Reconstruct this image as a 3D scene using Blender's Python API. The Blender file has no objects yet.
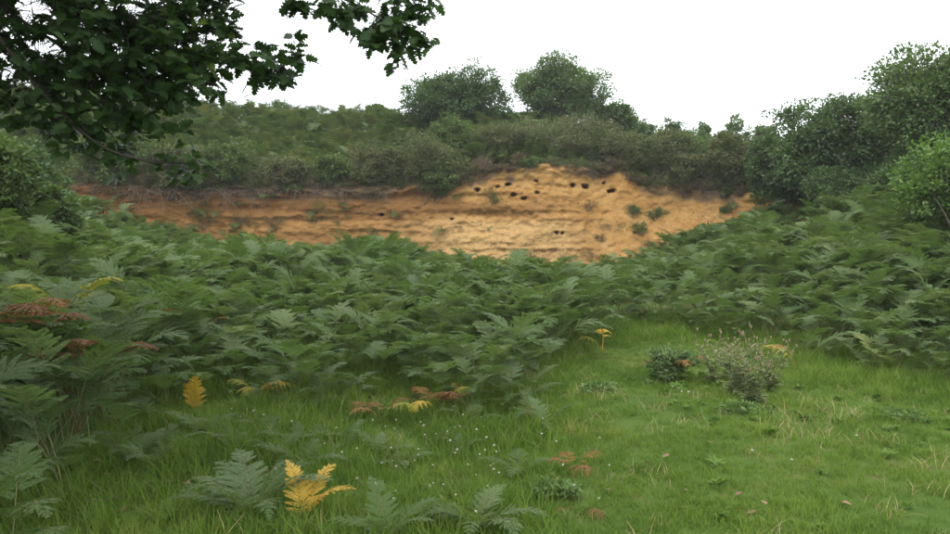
import bpy, math, random
import numpy as np
from mathutils import Vector, Matrix, Euler
rng = np.random.default_rng(7)
random.seed(7)
R = math.radians
scene = bpy.context.scene
COL = scene.collection

# ------------------------------------------------------------------ camera, sky, sun, exposure
CAM_Z, FPX, HORIZON = 1.6, 745.0, 240.0           # camera height; focal length in photo pixels (950 wide)
cam_d = bpy.data.cameras.new('camera'); cam = bpy.data.objects.new('camera', cam_d); COL.objects.link(cam)
cam_d.sensor_width = 36.0; cam_d.lens = 36.0 * FPX / 950.0
cam_d.clip_start = 0.05; cam_d.clip_end = 3000.0
cam.location = (0, 0, CAM_Z)
PITCH = math.atan((267.0 - HORIZON) / FPX)
cam.rotation_euler = (math.pi / 2 - PITCH, 0, 0)
scene.camera = cam

SUN_EL, SUN_AZ = 58.0, 195.0                       # azimuth clockwise from +Y: behind the camera
w = bpy.data.worlds.new('World'); scene.world = w; w.use_nodes = True
wn, wl = w.node_tree.nodes, w.node_tree.links
for n in list(wn): wn.remove(n)
sky = wn.new('ShaderNodeTexSky'); sky.sky_type = 'NISHITA'; sky.sun_disc = False
sky.sun_elevation = R(SUN_EL); sky.sun_rotation = R(SUN_AZ); sky.dust_density = 3.0; sky.ozone_density = 1.0
b1 = wn.new('ShaderNodeBackground'); b1.inputs['Strength'].default_value = 0.05
b2 = wn.new('ShaderNodeBackground'); b2.inputs['Color'].default_value = (0.975, 0.99, 1.0, 1); b2.inputs['Strength'].default_value = 1.25
ad = wn.new('ShaderNodeAddShader'); wo = wn.new('ShaderNodeOutputWorld')
wl.new(sky.outputs[0], b1.inputs[0]); wl.new(b1.outputs[0], ad.inputs[0]); wl.new(b2.outputs[0], ad.inputs[1]); wl.new(ad.outputs[0], wo.inputs[0])
sun_d = bpy.data.lights.new('sun', 'SUN'); sun_d.energy = 1.2; sun_d.angle = R(35); sun_d.color = (1.0, 0.96, 0.9)
sun = bpy.data.objects.new('sun', sun_d); COL.objects.link(sun)
sdir = Vector((math.sin(R(SUN_AZ)) * math.cos(R(SUN_EL)), math.cos(R(SUN_AZ)) * math.cos(R(SUN_EL)), math.sin(R(SUN_EL))))
sun.rotation_euler = sdir.to_track_quat('Z', 'Y').to_euler(); sun.location = (0, -5, 30)
vs = scene.view_settings
vs.view_transform = 'Standard'; vs.look = 'None'; vs.exposure = 0.78; vs.gamma = 1.0; vs.use_curve_mapping = False
scene.cycles.max_bounces = 8; scene.cycles.diffuse_bounces = 5; scene.cycles.transmission_bounces = 4; scene.cycles.transparent_max_bounces = 4

# ------------------------------------------------------------------ numeric helpers
def sstep(a, b, x):
    t = np.clip((np.asarray(x, float) - a) / (b - a), 0, 1)
    return t * t * (3 - 2 * t)

def _hash(ix, iy, iz, seed):
    h = (ix * 374761393 + iy * 668265263 + iz * 1274126177 + seed * 974711) & 0xFFFFFFFF
    h = ((h ^ (h >> 13)) * 1274126177) & 0xFFFFFFFF
    return ((h ^ (h >> 16)) & 0xFFFF) / 65535.0

def noise3(x, y, z, seed=0):
    x, y, z = np.broadcast_arrays(np.asarray(x, float), np.asarray(y, float), np.asarray(z, float))
    ix, iy, iz = np.floor(x).astype(np.int64), np.floor(y).astype(np.int64), np.floor(z).astype(np.int64)
    fx, fy, fz = x - ix, y - iy, z - iz
    fx, fy, fz = fx * fx * (3 - 2 * fx), fy * fy * (3 - 2 * fy), fz * fz * (3 - 2 * fz)
    r = 0
    for a in (0, 1):
        for b in (0, 1):
            for c in (0, 1):
                wgt = (fx if a else 1 - fx) * (fy if b else 1 - fy) * (fz if c else 1 - fz)
                r = r + wgt * _hash(ix + a, iy + b, iz + c, seed)
    return r * 2 - 1

def fbm(x, y, z, seed=0, octv=3):
    s, a = 0, 1.0
    for o in range(octv):
        s = s + a * noise3(np.asarray(x) * 2 ** o, np.asarray(y) * 2 ** o, np.asarray(z) * 2 ** o, seed + o)
        a *= 0.5
    return s

# ------------------------------------------------------------------ the lie of the land
def cliff_y(x):
    x = np.asarray(x, float)
    return 25.6 - 0.011 * (x - 1) ** 2 - 0.05 * np.clip(x - 4, 0, 9) ** 2 + 0.35 * noise3(x * 0.45, 0, 0, 3)
_cx = [-40, -18, -14, -7, -2.5, -0.6, 1.5, 3, 5.4, 6.3, 8, 9.5, 12, 40]
_cz = [3.6, 3.5, 3.35, 3.35, 3.5, 4.0, 4.12, 4.22, 4.12, 3.6, 3.3, 3.08, 3.1, 3.4]
def cliff_top(x):
    x = np.asarray(x, float)
    return np.interp(x, _cx, _cz) + 0.06 * noise3(x * 0.9, 4, 0, 5) + 0.06 * noise3(x * 3.1, 4, 0, 6)
def cliff_batter(x):
    return np.interp(np.asarray(x, float), [-20, -3, 2, 5, 10, 30], [0.8, 0.9, 1.1, 1.9, 2.1, 2.1])

def hgt(x, y):
    x, y = np.asarray(x, float), np.asarray(y, float)
    far = sstep(10.0, 14.5, y)
    z = (1.75 * sstep(-3.0, -8.6, x) * (1 - far) + 1.5 * sstep(-6.8, -12.0, x) * far) * sstep(2.5, 8, y)
    z = z + 1.5 * sstep(3.6, 10.5, x) * sstep(7.5, 16, y)
    z = z + 0.50 * sstep(7.5, 18, y) + 0.28 * sstep(11, 18, y) * np.exp(-((x + 4) / 4.0) ** 2)
    z = z - 0.62 * sstep(12, 20, y) * np.exp(-((x - 2.2) / 2.6) ** 2)
    z = z + 0.05 * noise3(x * 0.5, y * 0.5, 0, 11) + 0.025 * noise3(x * 1.7, y * 1.7, 0, 12)
    yb = cliff_y(x) + cliff_batter(x)
    top = cliff_top(x) + np.interp(x, [-16, -5, 0, 6, 12], [3.5, 3.2, 2.5, 2.0, 1.2]) * sstep(yb + 0.4, yb + 8.5, y) + 0.12 * noise3(x * 0.4, y * 0.4, 0, 13)
    t = sstep(yb + 0.25, yb + 0.95, y)
    return z * (1 - t) + top * t

def unproject(px, py, d):
    """World point at depth d (metres along +Y) that the photo shows at (px, py)."""
    return np.array([(px - 475.0) / FPX * d, d, CAM_Z + (HORIZON - py) / FPX * d])

def ground_at(px, py):
    for d in np.arange(2.0, 24.0, 0.02):
        p = unproject(px, py, d)
        if p[2] <= float(hgt(p[0], p[1])):
            return p[0], p[1], float(hgt(p[0], p[1]))
    return p[0], p[1], float(hgt(p[0], p[1]))

# ------------------------------------------------------------------ mesh + object helpers
def mesh_arrays(name, V, F, mats=(), smooth=False, mat_idx=None):
    """V (n,3); F a list of (m,k) int arrays with fixed k each."""
    me = bpy.data.meshes.new(name)
    V = np.asarray(V, np.float32)
    if not isinstance(F, list): F = [F]
    F = [np.asarray(f, np.int32) for f in F if len(f)]
    me.vertices.add(len(V)); me.vertices.foreach_set('co', V.ravel())
    nl = sum(f.size for f in F); npoly = sum(len(f) for f in F)
    me.loops.add(nl); me.polygons.add(npoly)
    me.loops.foreach_set('vertex_index', np.concatenate([f.ravel() for f in F]))
    tot = np.concatenate([np.full(len(f), f.shape[1], np.int32) for f in F])
    st = np.concatenate([[0], np.cumsum(tot)[:-1]]).astype(np.int32)
    me.polygons.foreach_set('loop_start', st)
    if smooth: me.polygons.foreach_set('use_smooth', np.ones(npoly, bool))
    for m in mats: me.materials.append(m)
    if mat_idx is not None: me.polygons.foreach_set('material_index', np.asarray(mat_idx, np.int32))
    me.update(calc_edges=True)
    return me

class MB:
    """Collects vertices and faces of several shapes into one mesh."""
    def __init__(s): s.V, s.F, s.M, s.n = [], {}, {}, 0
    def add(s, V, F, m=0):
        V = np.asarray(V, float).reshape(-1, 3); F = np.asarray(F, int)
        k = F.shape[1]
        s.F.setdefault(k, []).append(F + s.n); s.M.setdefault(k, []).append(np.full(len(F), m))
        s.V.append(V); s.n += len(V)
    def tube(s, P, rad, k=5, m=0):
        P = np.asarray(P, float); n = len(P); rad = np.broadcast_to(np.asarray(rad, float), (n,))
        T = np.gradient(P, axis=0); T /= np.linalg.norm(T, axis=1)[:, None] + 1e-9
        ref = np.array([0, 0, 1.0]) if abs(T[0, 2]) < 0.9 else np.array([1.0, 0, 0])
        A = np.cross(T, ref); A /= np.linalg.norm(A, axis=1)[:, None] + 1e-9
        B = np.cross(T, A)
        a = np.arange(k) * 2 * math.pi / k
        ring = P[:, None, :] + rad[:, None, None] * (np.cos(a)[None, :, None] * A[:, None, :] + np.sin(a)[None, :, None] * B[:, None, :])
        i = np.arange(n - 1)[:, None] * k; j = np.arange(k)[None, :]; j2 = (j + 1) % k
        F = np.stack([i + j, i + j2, i + k + j2, i + k + j], -1).reshape(-1, 4)
        s.add(ring, F, m)
    def leaves(s, C, D, N, L, W, fold=0.15, m=0):
        """Diamond leaves: base C, direction D, normal N, length L, width W (arrays)."""
        C, D, N = (np.asarray(a, float) for a in (C, D, N))
        D = D / (np.linalg.norm(D, axis=1)[:, None] + 1e-9)
        S = np.cross(D, N); S /= np.linalg.norm(S, axis=1)[:, None] + 1e-9
        N2 = np.cross(S, D)
        L = np.broadcast_to(np.asarray(L, float), (len(C),))[:, None]; W = np.broadcast_to(np.asarray(W, float), (len(C),))[:, None]
        mid = C + D * L * 0.42
        V = np.stack([C, mid + S * W * 0.5 + N2 * W * fold, C + D * L, mid - S * W * 0.5 + N2 * W * fold], 1)
        F = np.arange(len(C) * 4).reshape(-1, 4)
        s.add(V, F, m)
    def mesh(s, name, mats, smooth=False):
        ks = sorted(s.F)
        F = [np.concatenate(s.F[k]) for k in ks]
        M = np.concatenate([np.concatenate(s.M[k]) for k in ks])
        return mesh_arrays(name, np.concatenate(s.V), F, mats, smooth, M if M.max() > 0 else None)

def link(name, data, parent=None, loc=None, rot=None, scl=None):
    o = bpy.data.objects.new(name, data); COL.objects.link(o)
    if parent is not None: o.parent = parent
    if loc is not None: o.location = loc
    if rot is not None: o.rotation_euler = rot
    if scl is not None: o.scale = (scl, scl, scl) if np.isscalar(scl) else scl
    return o

def tag(o, label=None, cat=None, group=None, kind=None):
    if label: o['label'] = label
    if cat: o['category'] = cat
    if group: o['group'] = group
    if kind: o['kind'] = kind
    return o

def thing(name, label, cat, loc, rotz=0.0, group=None, scl=None):
    return tag(link(name, None, None, loc, (0, 0, rotz), scl), label, cat, group)

def rand_dirs(n, r=rng):
    v = r.normal(size=(n, 3)); return v / (np.linalg.norm(v, axis=1)[:, None] + 1e-9)

# ------------------------------------------------------------------ materials
def new_mat(name):
    m = bpy.data.materials.new(name); m.use_nodes = True
    nt = m.node_tree
    for n in list(nt.nodes): nt.nodes.remove(n)
    out = nt.nodes.new('ShaderNodeOutputMaterial')
    return m, nt, out

def N(nt, kind, **kw):
    n = nt.nodes.new(kind)
    for k, v in kw.items():
        if k in n.inputs.keys() if isinstance(k, str) else False: n.inputs[k].default_value = v
        else: setattr(n, k, v)
    return n

def ramp(nt, stops, fac):
    r = nt.nodes.new('ShaderNodeValToRGB'); e = r.color_ramp.elements
    while len(e) < len(stops): e.new(0.5)
    for i, (p, c) in enumerate(stops):
        e[i].position = p; e[i].color = (*c, 1)
    nt.links.new(fac, r.inputs[0]); return r.outputs[0]

def math_n(nt, op, a, b=None, c=None, clamp=False):
    n = nt.nodes.new('ShaderNodeMath'); n.operation = op; n.use_clamp = clamp
    for i, v in enumerate((a, b, c)):
        if v is None: continue
        if hasattr(v, 'is_linked'): nt.links.new(v, n.inputs[i])
        else: n.inputs[i].default_value = v
    return n.outputs[0]

def mixc(nt, fac, a, b, mode='MIX'):
    n = nt.nodes.new('ShaderNodeMix'); n.data_type = 'RGBA'; n.blend_type = mode
    for idx, v in ((0, fac), (6, a), (7, b)):
        if hasattr(v, 'is_linked'): nt.links.new(v, n.inputs[idx])
        elif isinstance(v, (int, float)): n.inputs[idx].default_value = v
        else: n.inputs[idx].default_value = (*v, 1)
    return n.outputs[2]

def noise_tex(nt, vec, scale, detail=3.0, rough=0.55, dist=0.0):
    n = nt.nodes.new('ShaderNodeTexNoise'); n.inputs['Scale'].default_value = scale; n.inputs['Detail'].default_value = detail
    n.inputs['Roughness'].default_value = rough; n.inputs['Distortion'].default_value = dist
    nt.links.new(vec, n.inputs['Vector']); return n.outputs['Fac']

def leaf_mat(name, stops, scale=0.6, per='instance', trans=0.3, rough=0.6, rw=0.55, spec=0.16):
    """Leaf surface: colour picked from stops by patchy noise in the world plus a random share per plant or per leaf."""
    m, nt, out = new_mat(name); L = nt.links
    geo = nt.nodes.new('ShaderNodeNewGeometry'); oi = nt.nodes.new('ShaderNodeObjectInfo')
    nz = noise_tex(nt, geo.outputs['Position'], scale, 4.0, 0.6)
    nz = math_n(nt, 'MULTIPLY_ADD', nz, 2.8, -0.9, True)
    rnd = oi.outputs['Random'] if per == 'instance' else geo.outputs['Random Per Island']
    fac = math_n(nt, 'ADD', math_n(nt, 'MULTIPLY', rnd, rw), math_n(nt, 'MULTIPLY', nz, 1 - rw), None, True)
    col = ramp(nt, stops, fac)
    p = nt.nodes.new('ShaderNodeBsdfPrincipled'); L.new(col, p.inputs['Base Color'])
    p.inputs['Roughness'].default_value = rough; p.inputs['Specular IOR Level'].default_value = spec
    if trans > 0:
        t = nt.nodes.new('ShaderNodeBsdfTranslucent')
        tc = mixc(nt, 1.0, col, (1.15, 1.25, 0.5), 'MULTIPLY'); L.new(tc, t.inputs[0])
        mx = nt.nodes.new('ShaderNodeMixShader'); mx.inputs[0].default_value = trans
        L.new(p.outputs[0], mx.inputs[1]); L.new(t.outputs[0], mx.inputs[2]); L.new(mx.outputs[0], out.inputs[0])
    else:
        L.new(p.outputs[0], out.inputs[0])
    return m

def simple_mat(name, c1, c2, scale=8.0, rough=0.85, bump=0.0):
    m, nt, out = new_mat(name); L = nt.links
    geo = nt.nodes.new('ShaderNodeNewGeometry')
    nz = noise_tex(nt, geo.outputs['Position'], scale, 4.0)
    col = ramp(nt, [(0.3, c1), (0.7, c2)], nz)
    p = nt.nodes.new('ShaderNodeBsdfPrincipled'); L.new(col, p.inputs['Base Color']); p.inputs['Roughness'].default_value = rough
    if bump:
        b = nt.nodes.new('ShaderNodeBump'); b.inputs['Strength'].default_value = bump; b.inputs['Distance'].default_value = 0.02
        L.new(nz, b.inputs['Height']); L.new(b.outputs[0], p.inputs['Normal'])
    L.new(p.outputs[0], out.inputs[0]); return m

M = {}
M['bracken'] = leaf_mat('bracken', [(0.0, (0.058, 0.104, 0.030)), (0.45, (0.092, 0.150, 0.050)), (0.72, (0.126, 0.182, 0.088)), (0.93, (0.162, 0.218, 0.078)), (1.0, (0.22, 0.20, 0.06))], 0.35, 'instance', 0.42, 0.62, 0.6, 0.16)
M['bracken_slope'] = leaf_mat('bracken_slope', [(0.0, (0.058, 0.090, 0.030)), (0.5, (0.088, 0.132, 0.046)), (0.8, (0.130, 0.155, 0.060)), (1.0, (0.20, 0.14, 0.055))], 0.5, 'instance', 0.32, 0.55, 0.5, 0.25)
M['yellow_frond'] = leaf_mat('yellow_frond', [(0.0, (0.42, 0.26, 0.04)), (1.0, (0.58, 0.40, 0.07))], 6.0, 'instance', 0.25, 0.55, 0.3)
M['olive_frond'] = leaf_mat('olive_frond', [(0.0, (0.22, 0.24, 0.04)), (1.0, (0.38, 0.31, 0.05))], 6.0, 'instance', 0.25, 0.55, 0.3)
M['orange_frond'] = leaf_mat('orange_frond', [(0.0, (0.15, 0.075, 0.026)), (0.6, (0.24, 0.13, 0.04)), (1.0, (0.33, 0.21, 0.07))], 7.0, 'instance', 0.2, 0.6, 0.3)
M['brown_frond'] = leaf_mat('brown_frond', [(0.0, (0.11, 0.05, 0.024)), (1.0, (0.24, 0.115, 0.05))], 7.0, 'instance', 0.15, 0.7, 0.3)
M['stalk'] = simple_mat('fern_stalk', (0.07, 0.10, 0.03), (0.16, 0.14, 0.05), 6.0, 0.6)
M['dead_stalk'] = simple_mat('dead_stalk', (0.13, 0.075, 0.035), (0.26, 0.16, 0.08), 9.0, 0.8)
M['grass'] = leaf_mat('grass', [(0.0, (0.060, 0.114, 0.015)), (0.5, (0.104, 0.172, 0.026)), (0.82, (0.148, 0.218, 0.038)), (1.0, (0.22, 0.23, 0.05))], 0.9, 'instance', 0.4, 0.5, 0.45, 0.12)
M['dry_grass'] = leaf_mat('dry_grass', [(0.0, (0.20, 0.17, 0.08)), (1.0, (0.40, 0.33, 0.17))], 2.0, 'instance', 0.2, 0.7, 0.5, 0.2)
M['oak_leaf'] = leaf_mat('oak_leaf', [(0.0, (0.022, 0.052, 0.014)), (0.7, (0.040, 0.085, 0.020)), (1.0, (0.08, 0.13, 0.028))], 1.5, 'island', 0.32, 0.5, 0.5, 0.25)
M['oak_leaf_part'] = leaf_mat('oak_leaf_part', [(0.0, (0.022, 0.052, 0.014)), (0.7, (0.040, 0.085, 0.020)), (1.0, (0.08, 0.13, 0.028))], 1.5, 'instance', 0.32, 0.5, 0.5, 0.25)
M['lit_leaf'] = leaf_mat('lit_leaf', [(0.0, (0.12, 0.19, 0.03)), (1.0, (0.17, 0.24, 0.05))], 1.5, 'instance', 0.3, 0.45)  # brighter oak leaf colour: light on a few leaves painted in
M['tree_leaf'] = leaf_mat('tree_leaf', [(0.0, (0.056, 0.098, 0.036)), (0.5, (0.088, 0.142, 0.052)), (1.0, (0.135, 0.185, 0.075))], 0.8, 'island', 0.32, 0.5, 0.5)
M['dark_leaf'] = leaf_mat('dark_leaf', [(0.0, (0.042, 0.078, 0.032)), (0.6, (0.070, 0.118, 0.046)), (1.0, (0.11, 0.155, 0.065))], 0.8, 'island', 0.3, 0.5, 0.5)
M['sallow_leaf'] = leaf_mat('sallow_leaf', [(0.0, (0.065, 0.125, 0.030)), (0.6, (0.105, 0.18, 0.045)), (1.0, (0.16, 0.24, 0.065))], 0.8, 'island', 0.35, 0.45, 0.5)
M['shrub_leaf'] = leaf_mat('shrub_leaf', [(0.0, (0.060, 0.098, 0.032)), (0.6, (0.095, 0.142, 0.048)), (1.0, (0.15, 0.175, 0.065))], 0.9, 'island', 0.3, 0.55, 0.5)
M['gorse_leaf'] = leaf_mat('gorse_leaf', [(0.0, (0.058, 0.078, 0.030)), (0.5, (0.092, 0.112, 0.044)), (0.85, (0.135, 0.128, 0.062)), (1.0, (0.19, 0.145, 0.075))], 1.2, 'island', 0.2, 0.65, 0.55, 0.2)
M['heather'] = leaf_mat('heather', [(0.0, (0.070, 0.058, 0.038)), (0.6, (0.125, 0.100, 0.058)), (1.0, (0.20, 0.15, 0.09))], 2.0, 'island', 0.1, 0.75, 0.55, 0.1)
M['bark'] = simple_mat('bark', (0.055, 0.045, 0.033), (0.13, 0.11, 0.08), 9.0, 0.9, 0.6)
M['oak_bark'] = simple_mat('oak_bark', (0.028, 0.024, 0.018), (0.075, 0.062, 0.046), 9.0, 0.9, 0.6)
M['twig'] = simple_mat('dry_twig', (0.09, 0.066, 0.045), (0.23, 0.175, 0.12), 5.0, 0.85)
M['twig_dark'] = simple_mat('dark_twig', (0.06, 0.048, 0.036), (0.14, 0.11, 0.08), 5.0, 0.85)
M['thistle_leaf'] = leaf_mat('thistle_leaf', [(0.0, (0.10, 0.135, 0.055)), (1.0, (0.20, 0.23, 0.10))], 6.0, 'island', 0.1, 0.6, 0.5)
M['thistle_head'] = simple_mat('thistle_head', (0.10, 0.07, 0.04), (0.24, 0.185, 0.11), 25.0, 0.8)
M['clover'] = simple_mat('clover_head', (0.50, 0.47, 0.40), (0.66, 0.65, 0.58), 60.0, 0.7)
M['dead_leaf'] = leaf_mat('dead_leaf', [(0.0, (0.13, 0.08, 0.045)), (1.0, (0.27, 0.18, 0.11))], 9.0, 'instance', 0.1, 0.7, 0.7)
M['grass_weed'] = leaf_mat('grass_weed', [(0.0, (0.06, 0.115, 0.03)), (1.0, (0.13, 0.19, 0.06))], 3.0, 'island', 0.3, 0.6, 0.6, 0.2)
M['bird'] = simple_mat('bird_feather', (0.03, 0.03, 0.03), (0.06, 0.055, 0.05), 20, 0.7)

# ground: soil, leaf litter and moss, patchy
m, nt, out = new_mat('ground'); M['ground'] = m
geo = nt.nodes.new('ShaderNodeNewGeometry'); pos = geo.outputs['Position']
n1 = noise_tex(nt, pos, 0.9, 5.0, 0.6, 0.4); n2 = noise_tex(nt, pos, 9.0, 4.0, 0.65)
c = ramp(nt, [(0.36, (0.040, 0.075, 0.014)), (0.54, (0.062, 0.098, 0.020)), (0.64, (0.090, 0.075, 0.032)), (0.78, (0.125, 0.088, 0.050))], math_n(nt, 'ADD', math_n(nt, 'MULTIPLY', n1, 0.65), math_n(nt, 'MULTIPLY', n2, 0.35)))
p = nt.nodes.new('ShaderNodeBsdfPrincipled'); p.inputs['Roughness'].default_value = 1.0; p.inputs['Specular IOR Level'].default_value = 0.05; nt.links.new(c, p.inputs['Base Color'])
b = nt.nodes.new('ShaderNodeBump'); b.inputs['Strength'].default_value = 0.7; b.inputs['Distance'].default_value = 0.03
nt.links.new(n2, b.inputs['Height']); nt.links.new(b.outputs[0], p.inputs['Normal']); nt.links.new(p.outputs[0], out.inputs[0])

# cliff: bedded ochre sand with a rusty iron band and dark topsoil
m, nt, out = new_mat('sand'); M['sand'] = m; L = nt.links
geo = nt.nodes.new('ShaderNodeNewGeometry'); pos = geo.outputs['Position']
sep = nt.nodes.new('ShaderNodeSeparateXYZ'); L.new(pos, sep.inputs[0]); X, Z = sep.outputs[0], sep.outputs[2]
wob = noise_tex(nt, pos, 0.35, 3.0); fine = noise_tex(nt, pos, 3.0, 6.0, 0.7); grit = noise_tex(nt, pos, 14.0, 4.0, 0.7)
zz = math_n(nt, 'ADD', Z, math_n(nt, 'MULTIPLY_ADD', wob, 0.7, -0.35))
zz = math_n(nt, 'ADD', zz, math_n(nt, 'MULTIPLY_ADD', fine, 0.6, -0.3))
lay = nt.nodes.new('ShaderNodeCombineXYZ'); L.new(math_n(nt, 'MULTIPLY', X, 0.12), lay.inputs[0]); L.new(math_n(nt, 'MULTIPLY', zz, 3.2), lay.inputs[2])
strata = noise_tex(nt, lay.outputs[0], 1.6, 5.0, 0.7)
base = ramp(nt, [(0.34, (0.225, 0.118, 0.036)), (0.46, (0.295, 0.168, 0.054)), (0.56, (0.345, 0.208, 0.074)), (0.68, (0.395, 0.275, 0.125))], math_n(nt, 'ADD', math_n(nt, 'MULTIPLY', strata, 0.35), math_n(nt, 'MULTIPLY', noise_tex(nt, pos, 0.9, 7.0, 0.7, 0.8), 0.65)))
def band(z0, z1, soft=0.18):
    a = nt.nodes.new('ShaderNodeMapRange'); a.interpolation_type = 'SMOOTHSTEP'; L.new(zz, a.inputs[0]); a.inputs[1].default_value = z0 - soft; a.inputs[2].default_value = z0 + soft
    b = nt.nodes.new('ShaderNodeMapRange'); b.interpolation_type = 'SMOOTHSTEP'; L.new(zz, b.inputs[0]); b.inputs[1].default_value = z1 - soft; b.inputs[2].default_value = z1 + soft; b.inputs[3].default_value = 1; b.inputs[4].default_value = 0
    return math_n(nt, 'MULTIPLY', a.outputs[0], b.outputs[0])
def xfade(x0, x1):
    a = nt.nodes.new('ShaderNodeMapRange'); a.interpolation_type = 'SMOOTHSTEP'; L.new(math_n(nt, 'ADD', X, math_n(nt, 'MULTIPLY_ADD', wob, 3.0, -1.5)), a.inputs[0]); a.inputs[1].default_value = x0; a.inputs[2].default_value = x1
    return a.outputs[0]
rust_c = ramp(nt, [(0.3, (0.070, 0.035, 0.014)), (0.5, (0.145, 0.072, 0.024)), (0.7, (0.22, 0.122, 0.042))], strata)
rust_left = math_n(nt, 'MULTIPLY', band(2.45, 6.0), math_n(nt, 'SUBTRACT', 1.0, xfade(-2.5, -0.5)))
rust_mid = math_n(nt, 'MULTIPLY', band(2.40, 2.95), math_n(nt, 'SUBTRACT', 1.0, xfade(1.2, 3.6)))
rust_low = math_n(nt, 'MULTIPLY', band(1.5, 1.9), math_n(nt, 'SUBTRACT', 1.0, xfade(-5.5, -3.0)))
base = mixc(nt, math_n(nt, 'MULTIPLY', math_n(nt, 'SUBTRACT', 1.0, xfade(-3.5, 0.5)), 0.7), base, ramp(nt, [(0.3, (0.135, 0.068, 0.025)), (0.55, (0.225, 0.122, 0.042)), (0.75, (0.31, 0.20, 0.085))], fine))
rust = math_n(nt, 'MAXIMUM', math_n(nt, 'MAXIMUM', rust_left, math_n(nt, 'MULTIPLY', rust_mid, 0.9)), math_n(nt, 'MULTIPLY', rust_low, 0.55))
c = mixc(nt, math_n(nt, 'MULTIPLY', rust, 0.8), base, rust_c)
pale = math_n(nt, 'MULTIPLY', band(0.0, 2.25, 0.2), math_n(nt, 'MULTIPLY', xfade(-3.5, -1.0), math_n(nt, 'SUBTRACT', 1.0, xfade(2.5, 5.0))))
c = mixc(nt, math_n(nt, 'MULTIPLY', pale, 0.5), c, (0.40, 0.285, 0.132))
stain = ramp(nt, [(0.58, (0, 0, 0)), (0.75, (1, 1, 1))], noise_tex(nt, pos, 1.1, 6.0, 0.7, 0.6))
c = mixc(nt, math_n(nt, 'MULTIPLY', stain, 0.5), c, (0.24, 0.155, 0.075))
c = mixc(nt, 1.0, c, ramp(nt, [(0.3, (0.72, 0.70, 0.68)), (0.7, (1.08, 1.06, 1.04))], grit), 'MULTIPLY')
at = nt.nodes.new('ShaderNodeAttribute'); at.attribute_name = 'soil'
c = mixc(nt, at.outputs['Fac'], c, ramp(nt, [(0.35, (0.055, 0.042, 0.028)), (0.7, (0.17, 0.115, 0.06))], fine))
p = nt.nodes.new('ShaderNodeBsdfPrincipled'); p.inputs['Roughness'].default_value = 0.95; p.inputs['Specular IOR Level'].default_value = 0.15; L.new(c, p.inputs['Base Color'])
b = nt.nodes.new('ShaderNodeBump'); b.inputs['Strength'].default_value = 0.8; b.inputs['Distance'].default_value = 0.05
L.new(math_n(nt, 'ADD', fine, math_n(nt, 'MULTIPLY', grit, 0.5)), b.inputs['Height']); L.new(b.outputs[0], p.inputs['Normal']); L.new(p.outputs[0], out.inputs[0])

# ------------------------------------------------------------------ ground sheet
def axis(lo, hi, fine_lo, fine_hi, step):
    mid = np.arange(fine_lo, fine_hi + step * 0.5, step)
    def out_(a, b):
        s, v, r = step, a, []
        sg = 1 if b > a else -1
        while abs(v - a) < abs(b - a):
            s *= 1.25; v += sg * s; r.append(v)
        return r
    return np.concatenate([out_(fine_lo, lo)[::-1], mid, out_(fine_hi, hi)])
gx, gy = axis(-150, 150, -16, 14, 0.22), axis(-60, 170, -2, 38, 0.22)
GX, GY = np.meshgrid(gx, gy)
GZ = hgt(GX, GY)
V = np.stack([GX, GY, GZ], -1).reshape(-1, 3)
nx, ny = len(gx), len(gy)
i = np.arange(ny - 1)[:, None] * nx + np.arange(nx - 1)[None, :]
F = np.stack([i, i + 1, i + nx + 1, i + nx], -1).reshape(-1, 4)
tag(link('ground', mesh_arrays('ground', V, F, [M['ground']], True)), kind='structure')

# ------------------------------------------------------------------ sand cliff
holes = [(477, 189, .11), (498, 186, .07), (509, 183, .12), (514, 194, .09), (525, 198, .11), (538, 192, .08), (537, 180, .07), (576, 183, .12), (590, 184, .15), (611, 180, .07), (616, 189, .13), (621, 188, .10),
         (557, 233, .08), (563, 233, .07), (380, 214, .09), (702, 178, .09), (655, 176, .10), (452, 219, .06)]
cx = np.arange(-19, 13.01, 0.05); nv = 150
tv = np.linspace(0, 1, nv)
CX, TV = np.meshgrid(cx, tv)
YB, TOP, BAT = cliff_y(CX), cliff_top(CX), cliff_batter(CX)
Z0 = -0.5
CZ = Z0 + TV * (TOP + 0.06 - Z0)
talus = np.interp(CX, [-4, 3, 6, 12], [0.0, 0.15, 0.5, 0.6])
prof = TV ** (1.0 - 0.25 * talus)
CY = YB + BAT * prof
ledge = 0.07 * noise3(CX * 0.25, 0, CZ * 3.3, 21) + 0.05 * noise3(CX * 0.5, 3, CZ * 7.0, 22)
CY = CY + ledge * np.interp(CX, [0, 4], [1.0, 0.3]) + 0.15 * fbm(CX * 0.4, 1, CZ * 0.4, 23, 2) + 0.07 * np.abs(fbm(CX * 2.2, 1, CZ * 2.6, 24, 4)) + 0.035 * fbm(CX * 6.0, 1, CZ * 6.0, 25, 2) + 0.035 * np.round(2 * noise3(CX * 0.35, 7, CZ * 9.0 + 0.7 * noise3(CX * 0.6, 1, CZ, 29) + 0.5 * fbm(CX * 2.5, 2, CZ * 2.5, 30, 2), 28)) / 2 * np.interp(CX, [1, 5], [1.0, 0.35])
gul = np.abs(noise3(CX * 1.3 + 0.35 * CZ, 2, CZ * 0.25, 26))
CY = CY + 0.16 * np.clip(0.35 - gul, 0, 1) * np.interp(CX, [-2, 3], [0.4, 1.0])
for hx, hy, r in holes:
    r = 0.46 * r + 0.016
    d = 25.9 - 0.05 * max((hx - 475) / 745 * 25 - 4, 0) ** 2
    q = unproject(hx, hy, d)
    rr = np.sqrt(((CX - q[0]) / 1.25) ** 2 + (CZ - q[2]) ** 2) / r + 0.45 * noise3(CX * 11, 0, CZ * 11, 31)
    CY = CY + 0.6 * (1 - sstep(0.55, 1.1, rr))
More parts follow.
